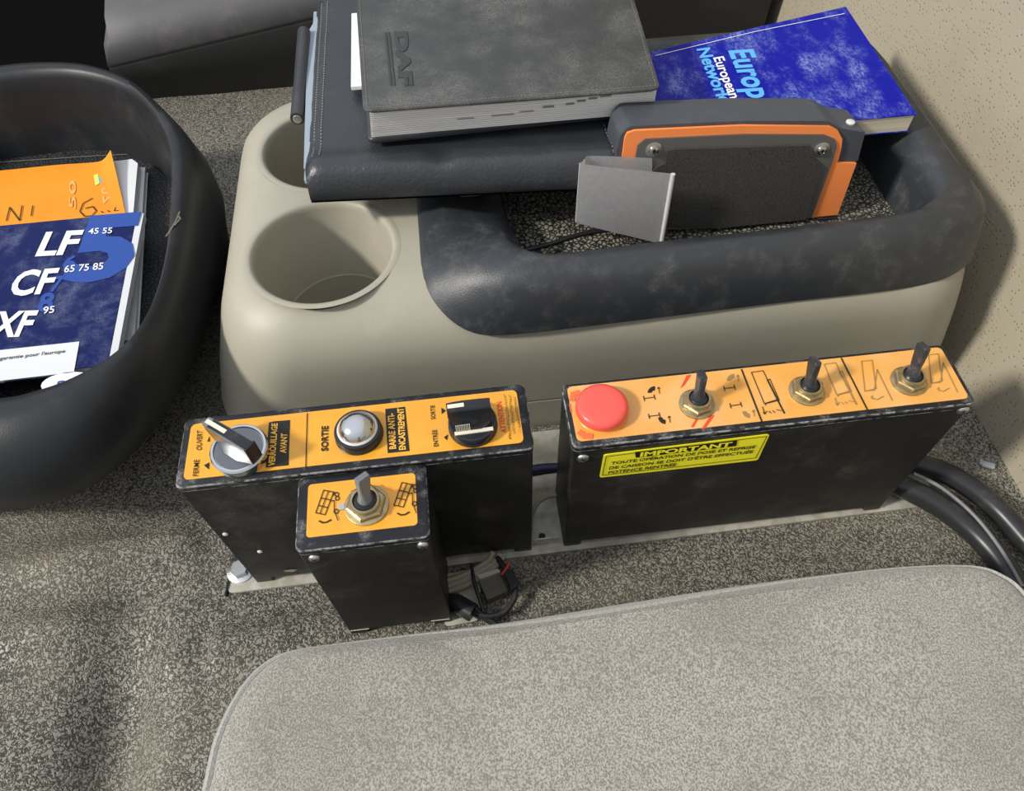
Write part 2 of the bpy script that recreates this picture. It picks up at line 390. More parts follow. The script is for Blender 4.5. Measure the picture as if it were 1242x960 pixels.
for c, r_ in ((C1, R1), (C2, R2)):
    lathe('cup_holder', (c[0], c[1], 0), [(r_ + .004, .1431), (r_ + .0025, .1433), (r_ + .001, .1433), (r_ - .0006, .1428), (r_ - .0018, .141), (r_ - .0024, .138), (r_ * .86, .078), (r_ * .855, .0775), (r_ * .84, .077), (r_ * .80, .052), (r_ * .79, .0512), (r_ * .76, .051), (r_ * .72, .026), (r_ * .5, .0245), (r_ * .48, .026), (.001, .026)], 'taupe', con, 72, None, 50, None, 0, False, True)
# dark tray insert: rings from the outer lip over the crest down into the tray
def ring_px(px, zs, n=10):
    return catmull([at(p[:2], HZ(z)) for p, z in zip(px, zs)], n)
# corresponding control points, clockwise from the back left
outer = [(-.024, .535, .1435), (-.0245, .45, .1435), (-.0245, .38, .1435), (-.0235, .335, .1420), (-.015, .314, .1335), (.003, .301, .1240), (.03, .2975, .1215), (.10, .2985, .1215), (.2, .301, .1215), (.295, .303, .1215), (.335, .314, .1225), (.3535, .337, .1235), (.3545, .38, .1235), (.3545, .46, .1235), (.35, .53, .1240), (.31, .553, .125), (.2, .559, .125), (.09, .559, .128), (.01, .556, .135)]
sh1 = [(-.020, .533, .1475), (-.0205, .45, .1475), (-.0205, .38, .1475), (-.0195, .338, .1465), (-.011, .317, .1415), (.006, .3035, .1345), (.033, .299, .1320), (.10, .2995, .132), (.2, .302, .132), (.293, .304, .132), (.333, .315, .133), (.3515, .338, .133), (.3525, .38, .133), (.3525, .46, .133), (.348, .529, .133), (.309, .551, .134), (.2, .557, .134), (.09, .557, .136), (.012, .554, .141)]
sh2 = [(-.014, .530, .149), (-.015, .45, .149), (-.015, .38, .149), (-.013, .342, .1495), (-.004, .3225, .151), (.012, .310, .152), (.038, .3045, .153), (.10, .305, .154), (.2, .3075, .154), (.291, .3095, .154), (.329, .32, .154), (.347, .341, .154), (.348, .38, .154), (.348, .46, .154), (.344, .526, .154), (.307, .547, .154), (.2, .553, .154), (.09, .553, .153), (.014, .549, .151)]
crest = [(-.006, .527, .151), (-.008, .45, .1515), (-.008, .385, .152), (-.004, .347, .154), (.006, .330, .159), (.022, .319, .163), (.045, .3135, .165), (.10, .3145, .165), (.2, .3165, .165), (.288, .3185, .165), (.320, .327, .165), (.335, .346, .165), (.336, .38, .165), (.336, .46, .165), (.332, .52, .165), (.304, .539, .165), (.2, .545, .165), (.09, .545, .163), (.018, .541, .157)]
inner = [(.004, .520, .150), (-.004, .44, .150), (-.006, .402, .1505), (.004, .378, .152), (.018, .366, .154), (.028, .357, .158), (.034, .338, .162), (.052, .3245, .163), (.12, .3255, .163), (.2, .327, .163), (.283, .330, .163), (.304, .337, .163), (.318, .352, .163), (.319, .40, .163), (.318, .47, .163), (.312, .515, .163), (.2, .532, .163), (.09, .532, .160), (.02, .530, .153)]
low = [(.020, .512, .141), (.017, .44, .141), (.016, .404, .141), (.024, .382, .144), (.032, .368, .147), (.037, .354, .150), (.040, .340, .153), (.055, .3285, .155), (.12, .329, .155), (.2, .3305, .155), (.281, .333, .155), (.301, .340, .155), (.3145, .354, .155), (.3155, .40, .155), (.314, .468, .155), (.308, .511, .155), (.2, .528, .155), (.09, .528, .152), (.030, .525, .146)]
wallt = [(.031, .508, .1395), (.032, .44, .1395), (.033, .41, .1395), (.035, .386, .142), (.037, .371, .144), (.0395, .356, .147), (.0425, .342, .150), (.057, .3305, .150), (.12, .331, .150), (.2, .3325, .150), (.280, .335, .150), (.299, .342, .150), (.312, .356, .150), (.313, .40, .150), (.312, .467, .150), (.306, .509, .150), (.2, .526, .150), (.09, .526, .147), (.037, .522, .143)]
bot = [(p[0] + (.004 if p[0] < .06 else (-.004 if p[0] > .28 else 0)), p[1] + (.003 if p[1] < .35 else (-.003 if p[1] > .5 else 0)), .1245) for p in wallt]
bm = bmesh.new(); loft(bm, [catmull(r_, 8) for r_ in (outer, sh1, sh2, crest, inner, low, wallt, bot)], False, False)
from_bm('storage_tray', bm, 'dark_plastic', con, 'dark grey plastic tray rim', 85)
bm = bmesh.new(); v_ = [bm.verts.new(p) for p in catmull(bot, 8)]; bm.faces.new(v_)
from_bm('tray_mat', bm, 'pebble', con, 'pebbled rubber tray mat', 30)
tube('mat_ridge', [at(p, HZ(.126)) for p in ((621, 307), (660, 298), (705, 284), (745, 277), (800, 262))], .0016, 'bin_plastic', con, 8)
tube('mat_strip', [at(p, HZ(.126)) for p in ((604, 226), (611, 262), (618, 303))], .0018, 'knob_black', con, 8)
# small dusty latch at the back of the scoop
box('latch_tab', .002, .020, .405, .412, .1435, .1475, 'connector', con, .001)

# ================================================================== LEFT STORAGE BIN
binn = thing('storage_bin', 'black plastic storage bin with a thick rounded rim, booklets inside', 'storage bin', (-.33, .41, 0))
opx = [(0, 83), (70, 79), (125, 84), (175, 105), (215, 140), (250, 185), (269, 235), (266, 310), (252, 385), (228, 450), (190, 512), (140, 566), (80, 602), (0, 619), (-160, 625), (-300, 560), (-380, 420), (-330, 220), (-180, 110)]
ipx = [(0, 99), (70, 93), (115, 98), (155, 113), (183, 138), (202, 172), (208, 215), (205, 290), (194, 350), (176, 393), (150, 424), (110, 450), (62, 470), (0, 483), (-120, 480), (-230, 430), (-290, 340), (-250, 210), (-140, 125)]
OUT = [at(p, HZ(.095)) for p in opx]
# back part of the silhouette is the crest itself
OUT = [at(p, HZ(.125)) if i in (0, 1, 2, 3, 4, 18, 17) else (at(p, HZ(.112)) if i in (5, 16) else q) for i, (p, q) in enumerate(zip(opx, OUT))]
INN = [at(p, HZ(.134)) for p in ipx]
cen = sum(OUT, Vector()) / len(OUT)
def lerp_ring(A, B, t, z=None): return [Vector((a.x + (b_.x - a.x) * t, a.y + (b_.y - a.y) * t, (a.z + (b_.z - a.z) * t) if z is None else z)) for a, b_ in zip(A, B)]
def inset(A, dd, z): return [Vector((p.x + (cen.x - p.x) / (cen - p).length * dd, p.y + (cen.y - p.y) / (cen - p).length * dd, z)) for p in A]
back = lambda p: p.y > .45
def sil(z):
    A = inset([at(p, HZ(z)) for p in opx], .003, z); B = inset(OUT, .002 + .018 * (1 - z / .09), z); o_ = []
    for a, b_, q in zip(A, B, OUT):
        w = max(0, min(1, (q.y - .36) / .14)); w = w * w * (3 - 2 * w); o_.append(a.lerp(b_, w))
    return o_
rings = [inset(sil(0), .003, 0), sil(.012), sil(.035), sil(.06), lerp_ring(sil(.08), OUT, .4, .082),
         lerp_ring(OUT, INN, .10, .108), lerp_ring(OUT, INN, .32, .128), lerp_ring(OUT, INN, .58, .139), lerp_ring(OUT, INN, .80, .1405), lerp_ring(OUT, INN, .94, .138), lerp_ring(OUT, INN, 1.0, .133), inset(INN, .003, .124), inset(INN, .008, .09), inset(INN, .012, .068)]
bm = bmesh.new(); loft(bm, [catmull(r_, 8) for r_ in rings], False, False)
from_bm('bin_shell', bm, 'bin_plastic', binn, None, 60)
bm = bmesh.new(); bm.faces.new([bm.verts.new(p) for p in catmull(inset(INN, .011, .069), 8)])
from_bm('bin_mat', bm, 'bin_floor', binn, 'pebbled black mat on the bin floor', 30)
bm = bmesh.new(); stroke_into(bm, [(0, 197), (60, 193), (120, 189), (165, 187), (190, 196)], .0012, HZ(.0695), .0002)
from_bm('dust_line', bm, 'connector', binn)
strokes('scuff', [[(218, 258), (214, 268), (207, 280), (202, 287)], [(216, 262), (219, 266), (212, 274)]], .0012, HZ(.1402), 'connector', binn, .0006)

def booklet(name, label, corners, thick, cover, parent_cat='booklet', page='page', group=None, cthick=.0006, n=None):
    """corners TL TR BR BL of the cover's upper face; returns root"""
    c = [Vector(p) for p in corners]; nn = (c[1] - c[0]).cross(c[3] - c[0]); nn.normalize()
    if nn.z < 0: nn = -nn
    mid = sum(c, Vector()) / 4
    root = thing(name, label, parent_cat, mid - nn * thick, group)
    bm = bmesh.new(); slab(bm, c, nn, cthick); from_bm('cover', bm, cover, root, None, 30)
    ins = [p + (mid - p) * .012 - nn * cthick for p in c]
    bm = bmesh.new(); slab(bm, ins, nn, thick - 2 * cthick); from_bm('page_block', bm, page, root, 'white paper page block', 30)
    bm = bmesh.new(); slab(bm, [p - nn * (thick - cthick) for p in c], nn, cthick); from_bm('back_cover', bm, cover, root, None, 30)
    return root, Pl(c[0], nn)
# booklet under the navy one
h = HZ(.0725)
white_b = [at(p, h) for p in ((-90, 300), (174, 285), (168, 400), (-90, 430))]
booklet('notebook', 'white page block edge showing under the right side of the navy booklet', [at(p, HZ(.0765)) for p in ((-60, 215), (176, 203), (163, 412), (-60, 430))], .0065, 'paper', 'notebook')
# orange booklet with a curling corner
ob = thing('booklet', 'orange booklet with handwriting and a curled-up corner, behind the navy booklet', 'booklet', at((60, 240), HZ(.0775)))
HO = HZ(.085)
P_ = [at(p, HO) for p in ((-90, 214), (0, 207), (70, 200), (118, 196), (128, 190), (136, 181))]
B_ = [at(p, HO) for p in ((-90, 330), (0, 322), (70, 316), (140, 305), (152, 300), (160, 298))]
zc = [0, 0, 0, .0008, .0035, .008]
P_ = [at(p, HZ(.085 + z)) for p, z in zip(((-90, 214), (0, 207), (70, 200), (114, 197), (126, 193), (134, 182)), zc)]
bm = bmesh.new()
NR = 8; rows = []
for j in range(NR + 1):
    t = j / NR; row = []
    for k_, (a, b_) in enumerate(zip(P_, B_)):
        p = a.lerp(b_, t); p.z = .085 + zc[k_] * (1 - t) ** 2; row.append(p)
    rows.append(catmull(row, 4, False))
Vt = [[bm.verts.new(p) for p in r_] for r_ in rows]
for j in range(NR):
    for i in range(len(Vt[0]) - 1): bm.faces.new((Vt[j][i], Vt[j][i + 1], Vt[j + 1][i + 1], Vt[j + 1][i]))
r = bmesh.ops.extrude_face_region(bm, geom=list(bm.faces))
for v in [g for g in r['geom'] if isinstance(g, bmesh.types.BMVert)]: v.co.z -= .0005
from_bm('cover', bm, 'orange_cover', ob, None, 40)
pg = [at(p, HZ(.0843)) for p in ((-88, 216), (0, 209), (70, 202), (128, 197), (160, 193), (167, 198), (158, 300), (-88, 328))]
bm = bmesh.new(); slab(bm, pg, Vector((0, 0, 1)), .0075); from_bm('page_block', bm, 'paper', ob, 'white pages showing past the cover', 30)
for hw in ([[(8, 268), (12, 252), (24, 268), (27, 250)]], [[(38, 262), (40, 250)]], [[(112, 241), (101, 247), (97, 257), (103, 263), (112, 262), (117, 256), (113, 251), (104, 253)]], [[(123, 257), (125, 258)]], [[(131, 256), (133, 257)]], [[(145, 241), (139, 256), (151, 256)], [(147, 247), (150, 262)]]):
    strokes('handwriting', hw, .0009, HZ(.0853), 'print_black', ob, .0004)
mt['pale_orange'] = mat('pale_orange_print', (.84, .42, .12), .5)
text('print', '50', HZ(.0853), (92, 254), (92, 254 - 34), (84, 253), 'pale_orange', ob, .0003, .01)
text('print', '20', HZ(.0853), (126, 248), (122, 228), (142, 244), 'pale_orange', ob, .0003, .01)
bm = bmesh.new(); poly_into(bm, [(119, 216), (137, 207), (141, 217), (121, 223)], HZ(.0853), .0004); from_bm('tape_tab', bm, 'clear', ob, 'small clear sticky tab')
mt['lime'] = mat('lime_tab', (.65, .85, .15), .5)
bm = bmesh.new(); poly_into(bm, [(114, 213), (119, 212), (121, 223), (116, 226)], HZ(.0853), .0005); from_bm('marker_tab', bm, 'lime', ob, 'lime green tab')
# navy booklet
HB = .0935
TL, TR, BR = at((0, 274), HZ(HB)), at((166, 258), HZ(HB)), at((130, 443), HZ(HB))
dx = TL - TR; TLx = TR + dx * 1.35; BLx = BR + dx * 1.35
nb, PB = booklet('booklet', 'navy blue booklet with white LF CF XF lettering lying in the black bin', [TLx, TR, BR, BLx], .0075, 'navy_cover')
bm = bmesh.new(); slab(bm, [TR + Vector((.0005, -.0005, 0)), TR + Vector((.0052, -.0008, -.0005)), BR + Vector((.0052, 0, -.0005)), BR + Vector((.0005, 0, 0))], Vector((0, 0, 1)), .0055)
from_bm('page_edge', bm, 'paper', nb, 'white page edge beside the cover')
q = .0003
def z4(p): return (p[0] / 3, 160 + p[1] / 3)
for s_, a, b_, c in (('LF', (130, 452), (272, 444), (168, 370)), ('CF', (28, 598), (184, 586), (66, 512)), ('XF', (-45, 748), (104, 743), (-4, 660))):
    text('title', s_, PB, z4(a), z4(b_), z4(c), 'print_white', nb, .0006, .03)
for s_, a, b_, c in (('45 55', (322, 374), (408, 371), (326, 354)), ('65 75 85', (234, 514), (376, 502), (238, 490)), ('95', (157, 664), (198, 660), (161, 640))):
    text('title', s_, PB, z4(a), z4(b_), z4(c), 'print_white', nb, .0007, .012)
text('numeral', '5', PB, z4((225, 540)), z4((470, 520)), z4((300, 320)), 'print_blue', nb, .0003, .04)
for s_, a, b_, c in (('6', (225, 500), (270, 497), (240, 455)), ('7', (180, 582), (222, 578), (196, 530)), ('8', (135, 655), (190, 650), (150, 592))):
    text('numeral', s_, PB, z4(a), z4(b_), z4(c), 'print_blue', nb, .0004, .03)
bm = bmesh.new(); poly_into(bm, [z4(p) for p in ((-60, 803), (290, 765), (270, 877), (-60, 915))], PB, .0005); from_bm('address_label', bm, 'paper', nb, 'white paper label')
text('print', "garantie pour l'europe", PB, z4((0, 834)), z4((238, 806)), z4((4, 822)), 'print_black', nb, .0009, .01)
bm = bmesh.new()
cc = (245, 925)
bm.faces.new([bm.verts.new(at(z4((cc[0] + 95 * math.cos(t * .3142), cc[1] - 10 + 38 * math.sin(t * .3142) - 12 * math.cos(t * .3142))), PB) + PB.n * .0005) for t in range(20)])
from_bm('oval_logo', bm, 'print_white', nb, 'white oval logo')
text('print', 'DAF', PB, z4((205, 938)), z4((290, 920)), z4((212, 912)), 'print_blue', nb, .0008, .03)

# ================================================================== DRIVER SEAT (far)
ds = thing('driver_seat', 'dark dusty driver seat cushion edge behind the console', 'seat', (0, .9, 0))
def seamz(x): return .047 + (x + .34) * .155
xsq = [-.345, -.335, -.30, -.24, -.18, -.12, -.05, .03, .12, .22, .32, .372]
def prof_at(x, i):
    e_ = {0: .5, 1: .85}.get(i, 1); sz = seamz(x)
    bx = .02 if i == 0 else 0
    return [Vector((x + bx, .785 + bx, .0)), Vector((x + bx * .5, .779, sz * .5)), Vector((x, .772, sz - .003)), Vector((x, .7735, sz)), Vector((x, .772, sz + .003)), Vector((x + bx * .2, .778, sz + .022)), Vector((x + bx * .6, .797, sz + .040)), Vector((x + bx, .83, sz + .052)), Vector((x + bx, .95, sz + .062)), Vector((x + bx, 1.2, sz + .06)), Vector((x + bx, 1.2, 0))]
bm = bmesh.new(); L_ = [prof_at(x, i) for i, x in enumerate(xsq)]
loft(bm, [[p for p in r_[:4]] for r_ in L_], False, False, False)
from_bm('seat_side', bm, 'seat_side', ds, 'black lower side of the cushion', 60)
bm = bmesh.new(); Rr = loft(bm, [[p for p in r_[3:]] for r_ in L_], True, True, False)
from_bm('seat_cushion', bm, 'seat_vinyl', ds, None, 60)
box('seat_base', -.31, .36, .80, 1.19, -.25, .02, 'seat_side', ds, .005)

# ================================================================== PASSENGER SEAT (near)
ps = thing('passenger_seat', 'grey velour passenger seat cushion filling the foreground', 'seat', (.06, 0, 0))
ZS = .105
spx = [(250, 943), (262, 895), (283, 850), (310, 815), (345, 794), (400, 784), (500, 771), (620, 756), (760, 733), (900, 712), (1020, 697), (1110, 689), (1180, 689), (1215, 700), (1242, 722), (1275, 775), (1300, 850), (1320, 960), (1330, 1150), (1250, 1320), (900, 1380), (500, 1380), (260, 1300), (215, 1130)]
SO = [at(p, HZ(ZS - .006)) for p in spx]; sc = sum(SO, Vector()) / len(SO)
def sin_(dd, z, f=1.0):
    return catmull([Vector((p.x + (sc.x - p.x) / (sc - p).length * dd, p.y + (sc.y - p.y) / (sc - p).length * dd, z)) for p in SO], 6)
def scl(f, z): return catmull([Vector((sc.x + (p.x - sc.x) * f, sc.y + (p.y - sc.y) * f, z)) for p in SO], 6)
bm = bmesh.new(); loft(bm, [sin_(.02, 0), sin_(.008, .02), sin_(.004, .06), sin_(.001, .088), sin_(0, .097), sin_(.0008, .1025), sin_(.0035, .1055), sin_(.0052, .1048)], False, False)
from_bm('seat_border', bm, 'piping', ps, None, 70)
bm = bmesh.new()
loft(bm, [sin_(.0052, .1046), sin_(.0070, .1062), sin_(.010, .1078), sin_(.018, .1098), scl(.86, .1112), scl(.6, .112), scl(.3, .1118), scl(.05, .1117)], False, True)
from_bm('seat_cushion', bm, 'velour', ps, None, 70)

# ================================================================== BASE PLATE
zp = .0022
bp_ = thing('baseplate', 'thin bare aluminium mounting plate under the black control boxes', 'mounting plate', (.07, .22, 0))
bm = bmesh.new(); slab(bm, round_poly([Vector((-.180, .1955, zp)), Vector((.318, .199, zp)), Vector((.334, .255, zp)), Vector((.285, .262, zp)), Vector((.275, .296, zp)), Vector((-.15, .296, zp)), Vector((-.176, .262, zp))], .004), Vector((0, 0, 1)), .0022)
from_bm('plate', bm, 'plate', bp_)
def hexbolt(parent, x, y, z, r, m='steel', name='bolt', hgt=.004):
    o = lathe(name, (x, y, z), [(r, 0), (r, hgt * .8), (r * .88, hgt)], m, parent, 6, None, 20, None, .3)
    return o
lathe('washer', (-.172, .211, zp), [(.0095, 0), (.0095, .001), (.009, .0013)], 'steel', bp_, 32)
hexbolt(bp_, -.172, .211, zp + .0012, .0068)
bm = bmesh.new(); slab(bm, [Vector(p) for p in ((-.1815, .194, .003), (-.1805, .194, .003), (-.1745, .225, .003), (-.1785, .225, .003))], Vector((0, 0, 1)), .003); from_bm('plate_edge', bm, 'box_edge', bp_)
lathe('screw_hole', (.0375, .210, zp), [(.0024, 0), (.0024, .0003)], 'print_black', bp_, 20)
box('tab', .0305, .0485, .2035, .2045, zp, .012, 'plate', bp_)
# foot plate under the little box's cable
bm = bmesh.new(); slab(bm, round_poly([Vector((-.035, .155, .0015)), Vector((-.0115, .1565, .0015)), Vector((-.008, .19, .0015)), Vector((-.035, .192, .0015))], .004), Vector((0, 0, 1)), .0015)
from_bm('foot_plate', bm, 'plate', bp_)

# ================================================================== CONTROL BOXES
def housing(parent, x0, x1, y0, y1, z0, z1, foot=True):
    """sheet steel body, folded lid, worn lid edge, feet"""
    box('housing', x0, x1, y0, y1, z0 + (.006 if foot else 0), z1 - .0035, 'box', parent, .0007, 1)
    bm = bmesh.new()
    R0 = lambda d_, z, rr=.0035: rrect(x0 - .0006 + d_, x1 + .0006 - d_, y0 - .0006 + d_, y1 + .0006 - d_, rr, z, 5, 3)
    loft(bm, [R0(0, z1 - .0045), R0(0, z1 - .0012), R0(.0004, z1 - .0004), R0(.0011, z1)], True, True)
    from_bm('lid', bm, 'box_edge', parent, None, 30)
    bm = bmesh.new(); loft(bm, [R0(-.00012, z1 - .0016), R0(-.00018, z1 - .0011), R0(.0001, z1 - .0006), R0(.0004, z1 - .0003)], False, False)
    from_bm('worn_edge', bm, 'worn', parent, 'scuffed pale lid edge', 40)
    bm = bmesh.new(); loft(bm, [R0(-.00012, z1 - .0052), R0(-.00012, z1 - .0046)], False, False)
    from_bm('lid_seam', bm, 'worn', parent, 'scuffed seam below the lid', 40)
    if foot:
        w = .012
        for a, b_ in ((x0, x0 + w), (x1 - w, x1)): box('foot', a, b_, y0, y1, z0, z0 + .0065, 'box', parent, .0008, 1)
def sticker(parent, x0, x1, y0, y1, z, m, r_=.003):
    bm = bmesh.new(); slab(bm, rrect(x0, x1, y0, y1, r_, z + .0003, 5, 1), Vector((0, 0, 1)), .0003)
    return from_bm('sticker', bm, m, parent, 'orange printed sticker', 30)
def screw(parent, p, n, r_=.0028, slot=True):
    q = Vector(n).to_track_quat('Z', 'Y').to_matrix().to_4x4()
    o = lathe('screw', p, [(r_, 0), (r_ * .97, .0006), (r_ * .75, .0013), (r_ * .35, .0016)], 'steel', parent, 24, None, 40, q)
    A = Matrix.Translation(p) @ q @ Matrix.Rotation(.6, 4, 'Z')
    bm = bmesh.new(); addbox(bm, -r_ * .55, r_ * .55, -.00025, .00025, .0015, .0017, T=A); addbox(bm, -.00025, .00025, -r_ * .55, r_ * .55, .0015, .0017, T=A)
    from_bm('screw_slot', bm, 'print_black', o)
    return o
def toggle(parent, c, z, tip, lever='lever_grey', label=None, k=1.0):
    """c: xy centre, tip: xyz of the lever end"""
    T_ = lathe('toggle_switch', (c[0], c[1], z), [(.0122 * k, 0), (.0122 * k, .0012), (.0118 * k, .0014)], 'brass', parent, 36, label)
    lathe('nut', (c[0], c[1], z + .0012), [(.0112 * k, 0), (.0112 * k, .003), (.0102 * k, .0036), (.0085 * k, .0036)], 'brass', T_, 6, None, 25, None, .25)
    lathe('threaded_bush', (c[0], c[1], z + .003), [(.0083 * k, 0), (.0083 * k, .0035), (.0079 * k, .004), (.0068 * k, .004), (.0064 * k, .0015)], 'brass', T_, 36, None, 35)
    lathe('boot', (c[0], c[1], z + .0035), [(.0064 * k, 0), (.0062 * k, .003), (.0050 * k, .0042)], 'knob_black', T_, 32)
    a = Vector((c[0], c[1], z + .004)); b_ = Vector(tip); d_ = (b_ - a); Ln = d_.length
    q = d_.to_track_quat('Z', 'X').to_matrix().to_4x4()
    bm = bmesh.new(); rings = []
    for t, wx_, wy_, rr in ((0, .0046, .0046, 1), (.18, .0038, .0038, 1), (.34, .0026, .0029, .9), (.55, .0022, .0032, .6), (.85, .0021, .0036, .4), (.97, .0020, .0036, .35), (1, .0015, .0031, .35)):
        r_ = rrect(-wx_, wx_, -wy_, wy_, min(wx_, wy_) * rr * .98, t * Ln, 5, 2); rings.append(r_)
    loft(bm, rings, True, True)
    A = Matrix.Translation(a) @ q @ Matrix.Rotation(math.pi / 2, 4, 'Z')
    for v in bm.verts: v.co = A @ v.co
    from_bm('lever', bm, lever, T_, None, 40)
    return T_
def selector(parent, c, z, ang, chrome, label):
    base = 'chrome' if chrome else 'knob_black'
    R_ = .0145 if chrome else .0132
    if chrome: K = lathe('selector_knob', (c[0], c[1], z), [(R_, 0), (R_, .0045), (R_ + .0008, .0052), (R_ + .0008, .0064), (R_, .0072), (R_ - .0012, .0072), (R_ - .0016, .0064), (.004, .0064)], base, parent, 56, label); lathe('knob_disc', (c[0], c[1], z + .0062), [(R_ - .0018, 0), (R_ - .0018, .0006), (.002, .0008)], 'chrome_dark', K, 56, 'dark polished disc')
    else: K = lathe('selector_knob', (c[0], c[1], z), [(R_ + .0003, 0), (R_ + .0003, .0015), (R_, .0018), (R_, .0058), (R_ - .0004, .0064), (R_ - .0012, .0066), (R_ - .0014, .006), (.004, .006)], base, parent, 56, label)
    A = Matrix.Translation((c[0], c[1], z + .0061)) @ Matrix.Rotation(ang, 4, 'Z')
    Lh = R_ - (.0002 if chrome else .0018); hh = .0145 if chrome else .0165
    bm = bmesh.new()
    rings = []
    for x, wb, wt, ht in ((-Lh - (.003 if chrome else .0014), .0018, .0028, hh), (-Lh + .002, .0034, .0032, hh), (-.004, .0065, .0034, hh), (.004, .0066, .0034, hh * (.98)), (Lh - .001, .0036, .0032, hh * .96)):
        low_ = hh * .62 if x < -Lh - .001 else 0
        rings.append([Vector((x, -wb if low_ == 0 else -wt, low_)), Vector((x, -wt - (wb - wt) * .25, low_ + (ht - low_) * .45)), Vector((x, -wt, ht - .0008)), Vector((x, -wt + .0007, ht)), Vector((x, wt - .0007, ht)), Vector((x, wt, ht - .0008)), Vector((x, wt + (wb - wt) * .25, low_ + (ht - low_) * .45)), Vector((x, wb if low_ == 0 else wt, low_))])
    loft(bm, rings, True, True)
    for v in bm.verts: v.co = A @ v.co
    from_bm('knob_grip', bm, 'chrome_worn' if chrome else 'knob_black', K, None, 30)
    bm = bmesh.new(); addbox(bm, -Lh - (.0024 if chrome else .0008), -.003 if chrome else -.0035, -.0012, .0012, hh - .0002, hh + .0002, T=A)
    from_bm('pointer_mark', bm, 'cream', K, 'cream pointer stripe')
    if chrome:
        bm = bmesh.new(); addbox(bm, -Lh + .0005, Lh - .0012, -.0027, .0027, hh * .955, hh + .0001, T=A); addbox(bm, Lh - .0013, Lh - .0004, -.0036, .0036, .001, hh + .0001, T=A)
        from_bm('grip_inlay', bm, 'knob_black', K, 'black inlay along the top and end of the grip')
    else:
        bm = bmesh.new()
        for k in range(9): addbox(bm, -Lh + .002 + k * .0009, -Lh + .0024 + k * .0009, -.0064, -.0058, .0002, .0065, T=A)
        addbox(bm, -Lh + .001, Lh - .001, -.0082, -.0060, 0, .0007, T=A)
        from_bm('dust_ridge', bm, 'cream', K, 'pale dusty ridges')
    return K

def z5(p): return (200 + .30197 * p[0], 450 + .30208 * p[1])
def z6(p): return (360 + .34364 * p[0], 460 + .34375 * p[1])
def z7(p): return (660 + .29155 * p[0], 400 + .29167 * p[1])
def z8(p): return (760 + .33816 * p[0], 420 + .33835 * p[1])
def z9(p): return (500 + .12077 * p[0], 460 + .12077 * p[1])
# ---- left long box
X0, X1, Y0, Y1, ZT = -.1605, .0290, .2005, .2425, .144
cb1 = thing('control_box', 'long black control box with a chrome selector knob and a domed lamp, nearer the bin', 'control box', (-.066, .2215, zp))
housing(cb1, X0, X1, Y0, Y1, zp, ZT)
st = sticker(cb1, X0 + .0035, X1 - .0045, Y0 + .0035, Y1 - .0035, ZT, 'orange'); ZS1 = HZ(ZT + .0004)
strokes('divider_line', [[z5((572, 172)), z5((566, 397))]], .0005, ZS1, 'print_black', st)
for s_, a, b_, c in (('OUVERT', (148, 320), (151, 241), (127, 319)), ('FERME', (134, 424), (139, 358), (113, 424)), ('SORTIE', (655, 323), (656, 222), (629, 324))):
    text('lettering', s_, ZS1, z5(a), z5(b_), z5(c), 'print_black', st, bold=.012 if s_ != 'SORTIE' else .03)
bm = bmesh.new(); poly_into(bm, [z5(p) for p in ((405, 389), (410, 300), (418, 208), (440, 203), (503, 198), (497, 380))], ZS1, .0001); from_bm('print_block', bm, 'print_black', st)
text('lettering', 'VERROUILLAGE', ZS1, z5((441, 384)), z5((453, 212)), z5((417, 384)), 'print_orange', st, .0003, .03)
text('lettering', 'AVANT', ZS1, z5((487, 332)), z5((492, 252)), z5((463, 332)), 'print_orange', st, .0003, .03)
for tri in ([z5(p) for p in ((157, 380), (179, 368), (177, 397))], [z5(p) for p in ((170, 285), (180, 262), (181, 285))], [z6(p) for p in ((510, 102), (526, 112), (511, 124))], [z6(p) for p in ((519, 206), (534, 196), (530, 217))]):
    bm = bmesh.new(); poly_into(bm, tri, ZS1, .0002); from_bm('arrow_mark', bm, 'print_black', st)
strokes('print_marks', [[z5((370, 335)), z5((385, 325)), z5((400, 300)), z5((408, 270))], [z5((375, 325)), z5((398, 285))], [z5((362, 318)), z5((372, 340))]], .0011, ZS1, 'print_black', st)
bm = bmesh.new(); poly_into(bm, [z6(p) for p in ((312, 106), (382, 98), (398, 254), (321, 262))], ZS1, .0001); from_bm('print_block', bm, 'print_black', st)
text('lettering', 'BARRE ANTI-', ZS1, z6((350, 247)), z6((343, 122)), z6((328, 249)), 'print_orange', st, .0003, .03)
text('lettering', 'ENCASTREMENT', ZS1, z6((384, 250)), z6((377, 103)), z6((362, 252)), 'print_orange', st, .0003, .03)
text('lettering', 'SORTIE', ZS1, z6((489, 142)), z6((486, 93)), z6((474, 143)), 'print_black', st)
text('lettering', 'ENTRÉE', ZS1, z6((500, 238)), z6((494, 179)), z6((484, 240)), 'print_black', st)
text('lettering', 'ATTENTION', ZS1, z6((741, 188)), z6((722, 80)), z6((722, 190)), 'print_red', st, bold=.015)
sm = []
rr = random.Random(3)
for (a, b_) in (((757, 212), (738, 58)), ((772, 200), (756, 68)), ((790, 184), (772, 80))):
    t = 0
    while t < .95:
        L_ = .02 + rr.random() * .02
        p = [a[i] + (b_[i] - a[i]) * t for i in (0, 1)]; p2 = [a[i] + (b_[i] - a[i]) * (t + L_) for i in (0, 1)]
        sm += [[z6(p), z6((p[0] - 7, p[1] - 1))], [z6((p[0] - (7 if rr.random() < .5 else 0), p[1])), z6((p2[0] - (7 if rr.random() < .5 else 0), p2[1]))]]
        t += L_ + (.015 if rr.random() < .3 else .006)
strokes('small_print', sm, .00022, ZS1, 'print_black', st)
k1 = at((290, 545), HZ(ZT + .006)); selector(cb1, (k1.x, k1.y), ZT + .0003, math.radians(-38 + 0), True, 'chrome selector knob')
